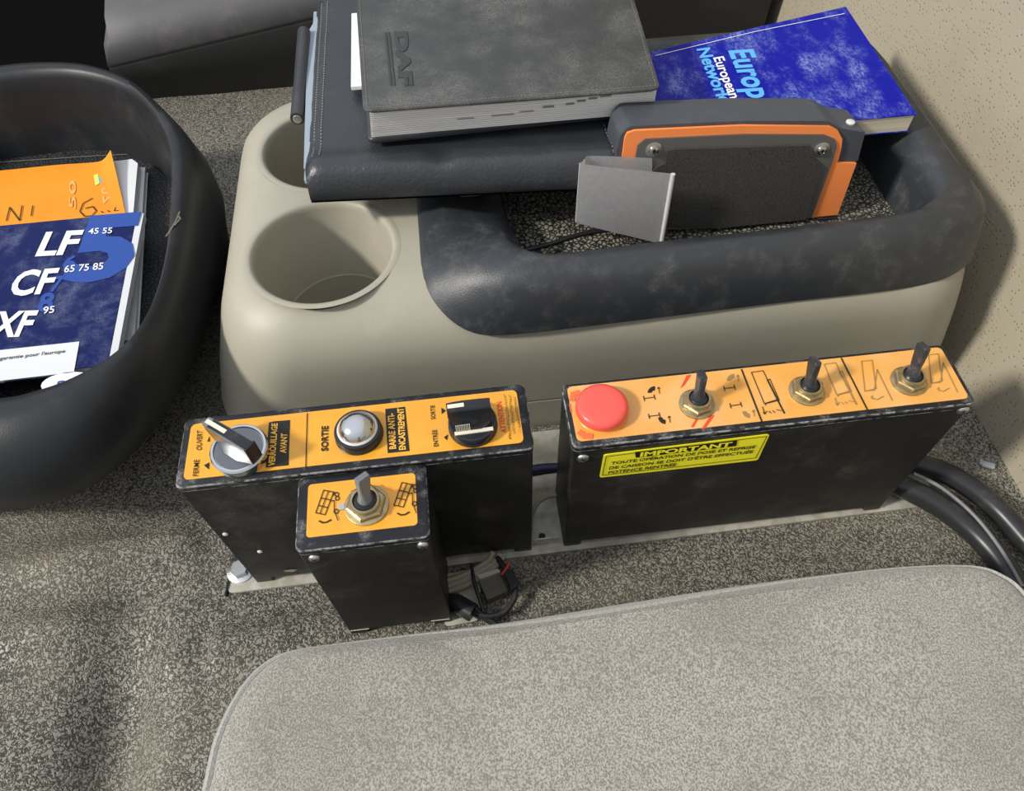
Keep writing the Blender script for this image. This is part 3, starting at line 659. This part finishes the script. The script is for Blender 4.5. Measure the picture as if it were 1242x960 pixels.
k2 = at((573, 511), HZ(ZT + .006)); selector(cb1, (k2.x, k2.y), ZT + .0003, math.radians(2), False, 'black selector knob')
k3 = at((434, 522), HZ(ZT + .005))
Lp = lathe('indicator_lamp', (k3.x, k3.y, ZT + .0003), [(.0132, 0), (.0132, .0005), (.0128, .0008), (.0128, .0052), (.0124, .006), (.0112, .0064), (.0108, .006)], 'knob_black', cb1, 56, 'round indicator lamp with a domed lens')
lathe('lens_ring', (k3.x, k3.y, ZT + .0063), [(.0110, 0), (.0110, .0006), (.0104, .0012), (.0098, .0010)], 'alu', Lp, 56)
lathe('lens', (k3.x, k3.y, ZT + .0066), [(.0100 * math.cos(a * math.pi / 24), .0075 * math.sin(a * math.pi / 24)) for a in range(12)], 'chrome', Lp, 56, 'mirror-like dome')
for p in (z5((243, 655)), z5((382, 725))):
    v = at(p, FY(Y0)); lathe('rivet', v + Vector((0, -.0001, 0)), [(.0017, 0), (.0015, .0006), (.0008, .0009)], 'cream', cb1, 16, 'pale paint chip over a rivet', 40, Vector((0, -1, 0)).to_track_quat('Z', 'Y').to_matrix().to_4x4())
strokes('slot', [[z6((612, 580)), z6((662, 581))]], .0016, FY(Y0), 'print_black', cb1, .0003)
bm = bmesh.new(); poly_into(bm, [z5(p) for p in ((478, 800), (510, 795), (533, 797), (515, 806), (482, 806))], FY(Y0), .0004); from_bm('paint_chip', bm, 'cable_tan', cb1, 'bare patch of metal')

# ---- right long box
X0, X1, Y0, Y1, ZT2 = .0515, .2790, .2005, .2415, .140
cb2 = thing('control_box', 'long black control box with a red push button and three toggle switches', 'control box', (.165, .2215, zp))
housing(cb2, X0, X1, Y0, Y1, zp, ZT2)
st = sticker(cb2, X0 + .0022, X1 - .0022, Y0 + .0026, Y1 - .0016, ZT2, 'orange_faded_glare'); Z2 = HZ(ZT2 + .0004)
for a, b_ in (((412, 85), (486, 275)), ((770, 45), (862, 227))): strokes('divider_line', [[z8(a), z8(b_)]], .0009, Z2, 'print_black', st)
bm = bmesh.new()
for q_ in ([(215, 105), (232, 103), (208, 140), (192, 152)], [(250, 258), (262, 252), (240, 292), (230, 290)], [(300, 250), (316, 248), (282, 296), (268, 298)]): poly_into(bm, [z8(p) for p in q_], Z2, .0001)
from_bm('hazard_stripe', bm, 'print_red', st)
def hook(cx, cy, flip, m):   # filled quarter-round hook with a small up-down arrow
    s_ = -1 if flip else 1; sx = 1; pts = []
    for k in range(7):
        a = math.radians(180 - 15 * k); pts.append((cx + (0 if not flip else 12) + 27 * math.cos(a), cy + 6 * s_ - 24 * math.sin(a) * s_))
    for k in range(6, -1, -1):
        a = math.radians(180 - 15 * k); pts.append((cx + (0 if not flip else 12) + 12 * math.cos(a), cy + 6 * s_ - 9 * math.sin(a) * s_))
    bm = bmesh.new(); poly_into(bm, [z8(p) for p in pts], Z2, .0001); from_bm('pictogram', bm, m, st)
    ax = cx + (12 if not flip else 24); ay = cy - 2 * s_
    strokes('pictogram', [[z8((ax, ay - 12)), z8((ax + 4, ay + 10))], [z8((ax - 4, ay - 6)), z8((ax, ay - 12)), z8((ax + 5, ay - 7))]], .0004, Z2, m, st)
hook(102, 162, False, 'print_black'); hook(128, 262, True, 'print_black'); hook(386, 118, False, 'print_faint'); hook(430, 240, True, 'print_faint')
for cx, cy in ((82, 188), (100, 252), (392, 214), (370, 152)):
    strokes('pictogram', [[z8((cx - 22, cy - 7)), z8((cx - 18, cy + 9))], [z8((cx - 20, cy + 1)), z8((cx + 18, cy - 4))], [z8((cx + 15, cy - 12)), z8((cx + 20, cy + 4))]], .0005, Z2, 'print_black', st)
mt['print_redfaint'] = mat('print_redfaint', (.72, .16, .05), .5)
def r7(l): return [z7(p) for p in l]
strokes('pictogram', [r7([(118, 290), (122, 270), (140, 264)]), r7([(152, 430), (168, 442), (192, 445)])], .0034, Z2, 'print_redfaint', st)
strokes('pictogram', [r7([(150, 262), (158, 280)]), r7([(188, 432), (196, 452)]), r7([(105, 310), (112, 345)])], .0006, Z2, 'print_redfaint', st)
def truck(ox, oy, m, ang=0, sc_=1.0):
    f = lambda *l: [z8((ox + sc_ * p[0], oy + sc_ * p[1])) for p in l]
    strokes('pictogram', [f((0, 0), (42, -6), (92, 98), (46, 112), (0, 0)) if not ang else f((0, 0), (38, -4), (52, 98), (12, 108), (0, 0))], .00045, Z2, m, st)
    strokes('pictogram', [f((58, 28), (118, 146))] if not ang else [f((56, 30), (110, 140))], .0009 if not ang else .0005, Z2, m, st)
    strokes('pictogram', [f((58, 28), (66, 24), (100, 100), (52, 112), (50, 118)), f((40, 124), (48, 150)), f((42, 144), (48, 150), (54, 140)), f((62, 140), (70, 146)), f((76, 138), (84, 144)), f((90, 134), (106, 138))] if not ang else
            [f((56, 30), (46, 104), (14, 106)), f((34, 130), (56, 138), (78, 126)), f((40, 124), (34, 130), (42, 136))], .00045, Z2, m, st)
truck(447, 95, 'print_black'); truck(708, 66, 'print_faint', 0, .98); truck(842, 55, 'print_faint', 1); truck(1082, 32, 'print_faint', 1, .95)
b_ = at((730, 495), HZ(ZT2 + .004))
RB = lathe('push_button', (b_.x, b_.y, ZT2 + .0003), [(.0146, 0), (.0146, .0004), (.0140, .0010), (.0118, .0014)], 'orange', cb2, 56, 'red mushroom push button')
lathe('button_cap', (b_.x, b_.y, ZT2 + .0015), [(.0138, 0), (.0147, .001), (.0149, .003), (.0144, .0052), (.0132, .0064), (.0116, .0069), (.0060, .0069), (.002, .0069)], 'red', RB, 64, None, 60)
for c, tp in (((846, 488), (852, 453)), ((980, 472), (989, 436)), ((1104, 460), (1121, 419))):
    cc = at(c, HZ(ZT2 + .003)); tt = at(tp, FY(cc.y + .005))
    tt = Vector((tt.x, tt.y, min(tt.z, ZT2 + .031)))
    toggle(cb2, (cc.x, cc.y), ZT2 + .0003, tt, 'lever_black', None, .82)
screw(cb2, at(z7((161, 534)), FY(Y0)) + Vector((0, 0, 0)), (0, -1, 0), .0035)
screw(cb2, at(z8((1212, 228)), FY(Y0)) + Vector((-.001, 0, 0)), (0, -1, 0), .0034)
FP = FY(Y0)
ip = [at(z7(p), FP) + Vector((0, -.0004, 0)) for p in ((248, 519), (938, 433), (888, 541), (230, 614))]
bm = bmesh.new(); slab(bm, round_poly(ip, .002), Vector((0, -1, 0)), .0004)
yst = from_bm('sticker', bm, 'yellow', cb2, 'yellow warning sticker', 30)
FP2 = FY(Y0 - .0004)
strokes('border_line', [[z7(p) for p in ((258, 527), (926, 443), (880, 532), (242, 605), (258, 527))]], .0005, FP2, 'print_black', yst)
bm = bmesh.new(); poly_into(bm, [z7(p) for p in ((377, 508), (803, 457), (798, 482), (381, 531))], FP2, .0004); from_bm('print_block', bm, 'print_black', yst)
text('lettering', 'IMPORTANT', FP2, z7((397, 525)), z7((776, 481)), z7((401, 508)), 'yellow', yst, .0007, .04)
text('lettering', 'TOUTE OPÉRATION DE POSE ET REPRISE', FP2, z7((277, 560)), z7((876, 491)), z7((280, 549)), 'print_black', yst, .0004, .02)
text('lettering', "DE CAISSON SE DOIT D'ÊTRE EFFECTUÉE", FP2, z7((269, 580)), z7((866, 511)), z7((272, 569)), 'print_black', yst, .0004, .02)
text('lettering', 'POTENCE RENTRÉE', FP2, z7((265, 599)), z7((548, 565)), z7((268, 588)), 'print_black', yst, .0004, .02)

# ---- small box
X0, X1, Y0, Y1, ZT3 = -.0965, -.0300, .1580, .1990, .141
cb3 = thing('control_box', 'small black control box with one toggle switch, standing in front of the other boxes', 'control box', (-.063, .1785, .0))
housing(cb3, X0, X1, Y0, Y1, 0.0005, ZT3)
for xx in (X0 + .001, X1 - .013): box('bare_edge', xx, xx + .012, Y0 - .0003, Y0 + .0002, .0072, .0078, 'cream', cb3)
st = sticker(cb3, X0 + .0048, X1 - .0052, Y0 + .0062, Y1 - .0045, ZT3, 'orange', .002); Z3 = HZ(ZT3 + .0004)
def tip(dx_, dy_):
    f = lambda *l: [z6((dx_ + p[0], dy_ + p[1])) for p in l]
    bars = [f((67, 473), (95, 393), (130, 400), (100, 480), (67, 473)), f((76, 447), (109, 455)), f((85, 421), (120, 428)), f((82, 476), (112, 396)), f((120, 432), (132, 430), (133, 468)), f((134, 470), (140, 484), (146, 500)), f((128, 412), (134, 400))]
    strokes('pictogram', bars, .0005, Z3, 'print_black', st)
    strokes('pictogram', [f((80, 502), (92, 508), (106, 506), (120, 498))], .0008, Z3, 'print_black', st)
    for cx, cy, rr_ in ((141, 408, 7), (143, 422, 7), (139, 468, 8)):
        strokes('pictogram', [f(*[(cx + rr_ * math.cos(i * .785), cy + rr_ * math.sin(i * .785)) for i in range(9)])], .0005, Z3, 'print_black', st)
tip(0, 0); tip(276, -27)
cc = at((444, 611), HZ(ZT3 + .003)); tt = at((437, 573), FY(cc.y + .002))
toggle(cb3, (cc.x, cc.y), ZT3 + .0003, Vector((tt.x, tt.y, min(tt.z, ZT3 + .028))), 'lever_grey', None, .94)
bm = bmesh.new(); addbox(bm, cc.x - .0145, cc.x - .0115, cc.y - .001, cc.y + .0025, ZT3 + .0003, ZT3 + .0015); from_bm('locating_tab', bm, 'steel', cb3)
screw(cb3, at(z6((62, 631)), FY(Y0)), (0, -1, 0), .0031); screw(cb3, at(z6((445, 585)), FY(Y0)), (0, -1, 0), .0031)

# ================================================================== BINDER, DAF BOOK, BLUE BOOK
bd = thing('document_wallet', 'black leather document wallet lying across the cup holders and tray', 'document wallet', (.01, .47, .165))
zb = .1665
FLc = at((372, 222), HZ(.172)); FRc = at((758, 190), HZ(.172)); BLc = at((386, 0), HZ(.188))
fl_ = Vector((-.0905, .386, 0)); fr_ = Vector((.113, .372, 0)); bl_ = Vector((-.0895, .60, 0)); br_ = Vector((.118, .59, 0))
NX, NY = 34, 30
def wal(u, v):    # u along width, v front->back ; returns xy + top height
    p = fl_.lerp(fr_, u).lerp(bl_.lerp(br_, u), v)
    d_ = v * .215
    zt = .0205 * min(1, (1 - (1 - min(1, d_ / .010)) ** 2) ** .5 if d_ < .010 else 1)
    zt += .0025 * math.exp(-((d_ - .014) / .009) ** 2) - .0022 * math.exp(-((d_ - .036) / .010) ** 2) * (1 if u > .0 else 0)
    zt += .0009 * noise.noise(Vector((u * 9, v * 11, 3)))
    zt -= .0035 * math.exp(-((u - .42) / .03) ** 2) * math.exp(-((d_ - .016) / .012) ** 2)
    e_ = min(u, 1 - u) / .03
    if e_ < 1: zt *= .80 + .20 * e_
    return Vector((p.x, p.y, zb + max(.003, zt)))
bm = bmesh.new()
vv = [0, .004, .01, .02, .032, .05] + [.07 + i * .93 / (NY - 6) for i in range(NY - 5)]
top_ = [[bm.verts.new(wal(i / NX, v)) for v in vv] for i in range(NX + 1)]
botv = [[bm.verts.new(Vector((wal(i / NX, v).x, wal(i / NX, v).y + (.0 if j else .002), zb))) for j, v in enumerate(vv)] for i in range(NX + 1)]
for i in range(NX):
    for j in range(len(vv) - 1):
        bm.faces.new((top_[i][j], top_[i + 1][j], top_[i + 1][j + 1], top_[i][j + 1])); bm.faces.new((botv[i][j], botv[i][j + 1], botv[i + 1][j + 1], botv[i + 1][j]))
    bm.faces.new((top_[i][0], botv[i][0], botv[i + 1][0], top_[i + 1][0])); bm.faces.new((top_[i][-1], top_[i + 1][-1], botv[i + 1][-1], botv[i][-1]))
for j in range(len(vv) - 1):
    bm.faces.new((top_[0][j], top_[0][j + 1], botv[0][j + 1], botv[0][j])); bm.faces.new((top_[-1][j], botv[-1][j], botv[-1][j + 1], top_[-1][j + 1]))
from_bm('leather_cover', bm, 'leather', bd, None, 60)
# left edge: flap with stitches, pale papers, pen loop
def wp(u, v, dz=0):
    p = wal(max(0, min(1, u)), v); return Vector((fl_.lerp(fr_, u).lerp(bl_.lerp(br_, u), v).x, p.y, p.z + dz))
def seam(uu, v0, v1, n, w_):
    bm = bmesh.new()
    for k in range(n):
        v = v0 + (v1 - v0) * k / n; a, b2 = wp(uu, v, .0005), wp(uu, v + (v1 - v0) / n * .6, .0005); w = Vector((w_, 0, 0)); bm.faces.new([bm.verts.new(q_) for q_ in (a - w, a + w, b2 + w, b2 - w)])
    from_bm('stitching', bm, 'stitch', bd)
seam(.045, .09, .98, 64, .0004); seam(.022, .09, .98, 64, .0004); seam(.955, .02, .2, 10, .0003)
bm = bmesh.new(); slab(bm, [Vector(p) for p in ((-.0930, .396, .178), (-.0885, .3935, .178), (-.088, .60, .178), (-.0935, .60, .178))], Vector((0, 0, 1)), .003)
slab(bm, [Vector(p) for p in ((-.0920, .40, .1835), (-.088, .40, .1835), (-.088, .585, .1835), (-.0955, .56, .1835))], Vector((0, 0, 1)), .002)
from_bm('papers', bm, 'paper_blue', bd, 'pale blue papers sticking out of the edge', 30)
bm = bmesh.new(); pts = [Vector((-.0995, .458, .180)), Vector((-.0985, .50, .182)), Vector((-.098, .56, .184))]
tube('pen_loop', [pts[0], pts[1], pts[2]], .0048, 'leather', bd, 16, 5)
lathe('pen_end', (-.0995, .4577, .180), [(.0032, 0), (.0030, .0006), (.001, .0008)], 'steel', bd, 20, 'dark metal pen end', 40, Vector((0, -1, 0)).to_track_quat('Z', 'Y').to_matrix().to_4x4())

db = thing('manual', 'thick manual in a dusty grey-black leather cover with embossed lettering, on the wallet', 'book', (.045, .46, .1895))
zt2, zb2 = .2205, .1905
tc_ = [Vector((-.0475, .4005, zt2)), Vector((.1335, .3975, zt2)), Vector((.1425, .56, zt2)), Vector((-.053, .56, zt2))]
bc_ = [Vector((-.050, .409, 0)), Vector((.137, .414, 0)), Vector((.142, .56, 0)), Vector((-.053, .56, 0))]
for nm, cs, zz, tk in (('front_cover', tc_, zt2, .0022), ('back_cover', bc_, zb2 + .0035, .0035)):
    bm = bmesh.new(); rp = round_poly([Vector((p.x, p.y, zz)) for p in cs], [.006, .006, 0, 0])
    ctr = sum(rp, Vector()) / len(rp)
    rin = [p + (ctr - p).normalized() * .0012 for p in rp]
    up = Vector((0, 0, 1))
    loft(bm, [[p - up * tk for p in rin], [p - up * tk * .7 for p in rp], [p - up * tk * .3 for p in rp], rin], True, True)
    from_bm(nm, bm, 'leather_dusty' if nm == 'front_cover' else 'leather', db, None, 50)
bm = bmesh.new()
lo = [Vector((-.047, .4115, zb2 + .0035)), Vector((.1355, .411, zb2 + .0035)), Vector((.141, .56, zb2 + .0035)), Vector((-.050, .56, zb2 + .0035))]
hi = [Vector((-.044, .4045, zt2 - .0022)), Vector((.1325, .4015, zt2 - .0022)), Vector((.1395, .56, zt2 - .0022)), Vector((-.050, .56, zt2 - .0022))]
N_ = 26
loft(bm, [[a.lerp(b_, k / N_) + Vector((0, (.0004 if k % 2 else 0), 0)) for a, b_ in zip(lo, hi)] for k in range(N_ + 1)], True, True)
from_bm('page_block', bm, 'page', db, 'white page block', 20)
mt['index_grey'] = mat('index_grey', (.25, .25, .26), .8)
bm = bmesh.new()
for k, (u0, u1, t) in enumerate(((.60, .64, .58), (.68, .71, .62), (.72, .75, .70), (.76, .79, .76), (.80, .84, .82), (.52, .57, .48), (.3, .36, .4), (.42, .50, .42))):
    A_ = lo[0].lerp(lo[1], u0).lerp(hi[0].lerp(hi[1], u0), t); B2 = lo[0].lerp(lo[1], u1).lerp(hi[0].lerp(hi[1], u1), t)
    dz = (hi[0] - lo[0]) * (.07 if k < 5 else .03); o_ = Vector((0, -.0006, 0))
    bm.faces.new([bm.verts.new(q_) for q_ in (A_ + o_, B2 + o_, B2 + dz + o_, A_ + dz + o_)])
from_bm('index_marks', bm, 'index_grey', db, 'grey printed index marks')
PD = HZ(zt2)
bm = bmesh.new()
def dash(a, b_, n, w=.0005):
    for k in range(n):
        p, q_ = a.lerp(b_, (k + .2) / n), a.lerp(b_, (k + .8) / n); t = (q_ - p).normalized(); s_ = Vector((-t.y, t.x, 0)) * w * .5
        bm.faces.new([bm.verts.new(v) for v in (p - s_, q_ - s_, q_ + s_, p + s_)])
up4 = Vector((0, 0, .0003)); i_ = [tc_[0] + Vector((.0025, .0025, 0)) + up4, tc_[1] + Vector((-.0025, .0028, 0)) + up4, tc_[2] + Vector((-.0028, 0, 0)) + up4, tc_[3] + Vector((.0025, 0, 0)) + up4]
dash(i_[0], i_[1], 80); dash(i_[1], i_[2], 66); dash(i_[3], i_[0], 66)
from_bm('stitching', bm, 'stitch', db)
def z2(p): return (300 + .41868 * p[0], .41885 * p[1])
text('embossed_lettering', 'DAF', PD, z2((428, 93)), z2((443, 250)), z2((460, 92)), 'emboss', db, 0, .06, thick=.0005)
strokes('embossed_lines', [[z2((400, 96)), z2((416, 248))], [z2((409, 95)), z2((426, 248))]], .0012, PD, 'emboss', db, .0004)
card = tag(box('card', -.0600, -.0515, .466, .56, .1925, .1955, 'paper', None, .0003, 1), 'white card strip sticking out beside the manual on the wallet', 'card')

ZB = .1795
fr, brr = at((1113, 140), HZ(ZB)), at((1026, 8), HZ(ZB))
fr = fr + Vector((0, .001, 0)); flx = Vector((.132, .4045, ZB)); blx = Vector((.137, .536, ZB)); blx = Vector((.130, at((792, 65), HZ(ZB)).y - .004, ZB))
bb, PBB = booklet('paperback_book', 'royal blue paperback book with pale blue lettering, on the tray behind the card reader', [blx, brr, fr, flx], .0135, 'blue_cover', 'book', 'page_cream')
for s_, a, b_, c, m, bo in (('Europe', (884, 62), (914, 133), (912, 60), 'print_cyan', .03), ('European Service', (865, 71), (905, 168), (877, 69), 'print_white', .02), ('Network', (845, 60), (872, 125), (860, 58), 'print_cyan', .03)):
    text('lettering', s_, PBB, a, b_, c, m, bb, .0004 if m == 'print_cyan' else .0006, bo)
strokes('spine_crease', [[(795, 68), (915, 39), (1024, 17)]], .0006, PBB, 'print_white', bb, .0004)

# ================================================================== TOLL DEVICE standing in the tray
dv = thing('toll_reader', 'slate grey and orange toll badge reader with a black foam pad, standing in the tray', 'card reader', (.18, .385, .125))
bt = Vector((0, .376, .1265)); nf = Vector((0, -1, .06)).normalized()
DP = Pl((0, .3725, .16), nf)
def dev(l, off=0): return [at(p, DP) + nf * off for p in l]
def z10(p): return (690 + .30596 * p[0], 100 + .30612 * p[1])
hull = [z10(p) for p in ((205, 290), (215, 215), (235, 190), (300, 183), (690, 165), (1040, 168), (1078, 195), (1086, 240), (1068, 320), (1135, 322), (1060, 535), (985, 565), (700, 690), (200, 600))]
# housing behind the orange gasket
hp = dev([z10(p) for p in ((190, 285), (208, 215), (240, 182), (420, 172), (690, 160), (1030, 160), (1085, 190), (1180, 205), (1150, 318), (1135, 322), (1050, 560), (700, 660), (195, 590))], -.002)
for p in hp: p.z = max(p.z, .127)
hpo = [Vector(p) for p in hp]
bm = bmesh.new(); depth = .031
bk = [p - nf * depth + Vector((0, 0, -.0015)) for p in hp]; ctr = sum(hp, Vector()) / len(hp)
def shr(R_, f): return [p + (Vector((ctr.x, p.y, ctr.z)) - p) * f for p in R_]
for R_ in (bk,):
    for p in R_: p.z = max(p.z, .127)
hp = round_poly(hp, [0] + [.0025] * 6 + [0] * 6); bk = round_poly(bk, [0] + [.0025] * 6 + [0] * 6)
loft(bm, [shr(hp, .0), [a.lerp(b_, .5) for a, b_ in zip(hp, bk)], [a.lerp(b_, .9) for a, b_ in zip(hp, bk)], shr(bk, .06)], True, True)
from_bm('housing', bm, 'device_plastic', dv, None, 45)
bm = bmesh.new(); op = dev([z10(p) for p in ((212, 292), (222, 222), (232, 202), (262, 192), (690, 172), (1035, 176), (1066, 190), (1084, 225), (1080, 262), (1064, 320), (1140, 322), (1062, 532), (985, 535), (968, 572), (560, 640), (190, 594), (186, 583))], 0)
for p in op: p.z = max(p.z, .127)
slab(bm, op, nf, .0018); from_bm('gasket', bm, 'orange_plastic', dv, 'bright orange plastic frame', 30)
bm = bmesh.new(); gp = dev([z10(p) for p in ((262, 298), (272, 245), (300, 222), (690, 203), (1010, 205), (1052, 222), (1060, 250), (1040, 320), (945, 568), (520, 620), (250, 585))], .0012)
for p in gp: p.z = max(p.z, .128)
slab(bm, gp, nf, .0012); from_bm('back_plate', bm, 'device_plate', dv, 'grey metal plate', 30)
bm = bmesh.new(); fp = dev([z10(p) for p in ((385, 262), (420, 255), (945, 240), (952, 285), (980, 300), (1000, 318), (918, 568), (560, 612), (330, 560), (320, 350), (345, 325), (378, 310))], .0030)
for p in fp: p.z = max(p.z, .1285)
slab(bm, fp, nf, .0018); from_bm('foam_pad', bm, 'foam', dv, 'black foam pad', 30)
for p in ((334, 262), (998, 262)):
    c = at(z10(p), DP) + nf * .0012; q_ = nf.to_track_quat('Z', 'Y').to_matrix().to_4x4()
    sc1 = lathe('screw', c, [(.0052, 0), (.0052, .0005), (.0048, .0007)], 'steel', dv, 28, None, 40, q_)
    lathe('screw_head', c + nf * .0007, [(.0030, 0), (.0028, .0012), (.0016, .0016), (.0012, .0008)], 'chrome', sc1, 24, None, 40, q_)
    lathe('screw_socket', c + nf * .0021, [(.0011, 0), (.0011, .0002)], 'print_black', sc1, 12, None, 40, q_)
c = hpo[6].lerp(hpo[7], .6) + Vector((0, .009, -.0008)); lathe('lug_screw', c, [(.0028, 0), (.0028, .0012), (.002, .0016)], 'alu', dv, 20)
bm = bmesh.new(); slab(bm, dev([z10(p) for p in ((985, 535), (1060, 532), (1045, 580), (965, 585))], .002), nf, .004); from_bm('corner_clip', bm, 'knob_black', dv)
# folded aluminium bracket
Ax = at(z10((60, 298)), DP).x
def DO(off): return Pl(DP.p + nf * off, nf)
fo = .016
f_tl, f_tr, f_br, f_bl = (at(z10(p), DO(fo)) for p in ((58, 325), (412, 362), (365, 640), (40, 560)))
b_tl, b_tr, b_bl, b_br = (at(z10(p), DO(.0022)) for p in ((62, 290), (330, 300), (40, 552), (330, 560)))
bm = bmesh.new()
secT = [b_tr, b_tl.lerp(b_tr, .12), b_tl + nf * .003, f_tl - nf * .003, f_tl.lerp(f_tr, .04), f_tr]
secB = [b_br, b_bl.lerp(b_br, .12), b_bl + nf * .003, f_bl - nf * .003, f_bl.lerp(f_br, .04), f_br]
secT = catmull(secT, 4, False); secB = catmull(secB, 4, False)
for s_ in (secB,):
    for p in s_: p.z = max(p.z, .1275)
loft(bm, [secT, secB], False, False, False)
r = bmesh.ops.solidify(bm, geom=list(bm.faces), thickness=.0014)
from_bm('bracket', bm, 'alu', dv, 'folded bare aluminium bracket', 50)
tube('bracket_edge', [f_tr + nf * .0004, f_br + nf * .0004 + Vector((0, 0, .0004))], .0015, 'alu', dv, 8, 3)

# ================================================================== CABLES
def cpts(l): return [at((p[0], p[1]), HZ(p[2])) for p in l]
tag(tube('cable', [Vector((.262, .232, .012))] + cpts([(1088, 588, .013), (1140, 614, .013), (1186, 650, .012), (1222, 694, .012), (1252, 750, .011)]) + [Vector((.36, .05, .011)), Vector((.36, -.1, .011))], .0082, 'cable', None, 20), 'thick black conduit leaving the long box, the one nearer the velour seat', 'cable', None)
tag(tube('cable', [Vector((.266, .252, .011))] + cpts([(1124, 566, .011), (1168, 586, .011), (1210, 618, .010), (1250, 662, .010)]) + [Vector((.3765, .13, .0095)), Vector((.3768, .02, .0085)), Vector((.3768, -.1, .0085))], .0078, 'cable', None, 20), 'thick black conduit leaving the long box, the one nearer the beige wall', 'cable', None)
tag(tube('cable', cpts([(1108, 575, .023), (1142, 592, .0225), (1180, 624, .0215), (1212, 664, .021), (1240, 712, .0205)]), .0013, 'lever_grey', None, 8), 'thin grey strip standing in for the highlight between the two black conduits', 'cable')  # highlight between the conduits, added as a thin grey tube, not a real cable
cw = thing('wiring_harness', 'loose tan and black wires with dusty connectors at the foot of the small box', 'wires', at((590, 710), HZ(0)))
for l, r_, m in (([(530, 716, .008), (560, 705, .009), (595, 686, .010), (607, 672, .012)], .0024, 'cable_tan'), ([(530, 722, .006), (565, 710, .008), (600, 688, .009), (612, 672, .012)], .002, 'cable_tan'),
               ([(530, 709, .010), (562, 698, .010), (590, 682, .012), (598, 670, .013)], .002, 'cable_tan'), ([(534, 700, .009), (570, 692, .009), (605, 676, .012)], .0012, 'cable_tan')):
    tube('wire', cpts(l), r_, m, cw, 10, 5, 'tan wire')
tube('wire', cpts([(603, 676, .012), (612, 690, .012), (622, 706, .010), (624, 724, .009), (612, 742, .008), (592, 748, .008), (574, 743, .008)]), .0021, 'cable', cw, 12, 6)
tube('wire', cpts([(572, 734, .011), (586, 748, .007), (606, 762, .005), (640, 800, .005)]), .0024, 'cable', cw, 12, 6)
tube('wire', cpts([(572, 684, .012), (574, 700, .012), (578, 716, .011), (586, 740, .008)]), .0013, 'cable', cw, 10, 5)
tube('wire', cpts([(608, 698, .013), (614, 690, .014), (618, 682, .015)]), .0011, 'cable_red', cw, 8, 4, 'red wire')
tube('connector_barrel', cpts([(532, 720, .009), (542, 726, .010), (552, 731, .010), (569, 741, .010), (574, 744, .010)]), lambda t: .0024 + .0038 * min(1, max(0, (t - .15) / .35)), 'cable', cw, 16, 4)
a_ = [at(p, HZ(.009)) for p in ((581, 705), (606, 696), (616, 717), (591, 728))]
bm = bmesh.new(); slab(bm, a_, Vector((0, 0, 1)), .0085); from_bm('connector_block', bm, 'connector', cw)
a_ = [at(p, HZ(.0125)) for p in ((578, 698), (604, 690), (607, 694), (582, 703))]
bm = bmesh.new(); slab(bm, a_, Vector((0, 0, 1)), .009); from_bm('connector_block', bm, 'connector_white', cw, 'pale connector strip')
bm = bmesh.new(); slab(bm, [at(p, HZ(.016)) for p in ((612, 695), (622, 690), (629, 708), (620, 716))], Vector((0, 0, 1)), .009); from_bm('connector_sleeve', bm, 'cable', cw)
# between the long boxes
tag(tube('cable', [Vector((.0215, .244, .032))] + [Vector((.029 + .001, .2475, .030)), Vector((.041, .249, .030)), Vector((.056, .2475, .031)), Vector((.066, .2475, .029))], .0032, 'cable_violet', None, 12), 'dark violet cable crossing the gap between the two long boxes', 'cable')
tag(tube('cable', [Vector((.0302, .214, .004)), Vector((.031, .220, .010)), Vector((.036, .228, .0165)), Vector((.043, .232, .018)), Vector((.0505, .233, .0178))], .0016, 'cable_tan', None, 10), 'tan wire bent in the gap between the two long boxes', 'cable')
tag(tube('cable', [Vector((.020, .2500, .0235)), Vector((.035, .251, .0225)), Vector((.05, .2515, .023)), Vector((.07, .251, .023))], .0036, 'cable', None, 10), 'black cable under the violet one between the long boxes', 'cable')
# scrap of clear plastic on the mat
sc_ = at((1200, 563), HZ(.003))
bm = bmesh.new(); addbox(bm, -.0045, .0045, -.0022, .0022, 0, .0028, .0006, 1, Matrix.Translation((sc_.x, sc_.y, 0)) @ Matrix.Rotation(-.5, 4, 'Z')); addbox(bm, -.006, -.0035, -.0012, .0035, 0, .002, .0004, 1, Matrix.Translation((sc_.x, sc_.y, 0)) @ Matrix.Rotation(-.5, 4, 'Z'))
tag(from_bm('plastic_scrap', bm, 'clear'), 'small grey plastic scrap on the mat near the beige wall', 'scrap')
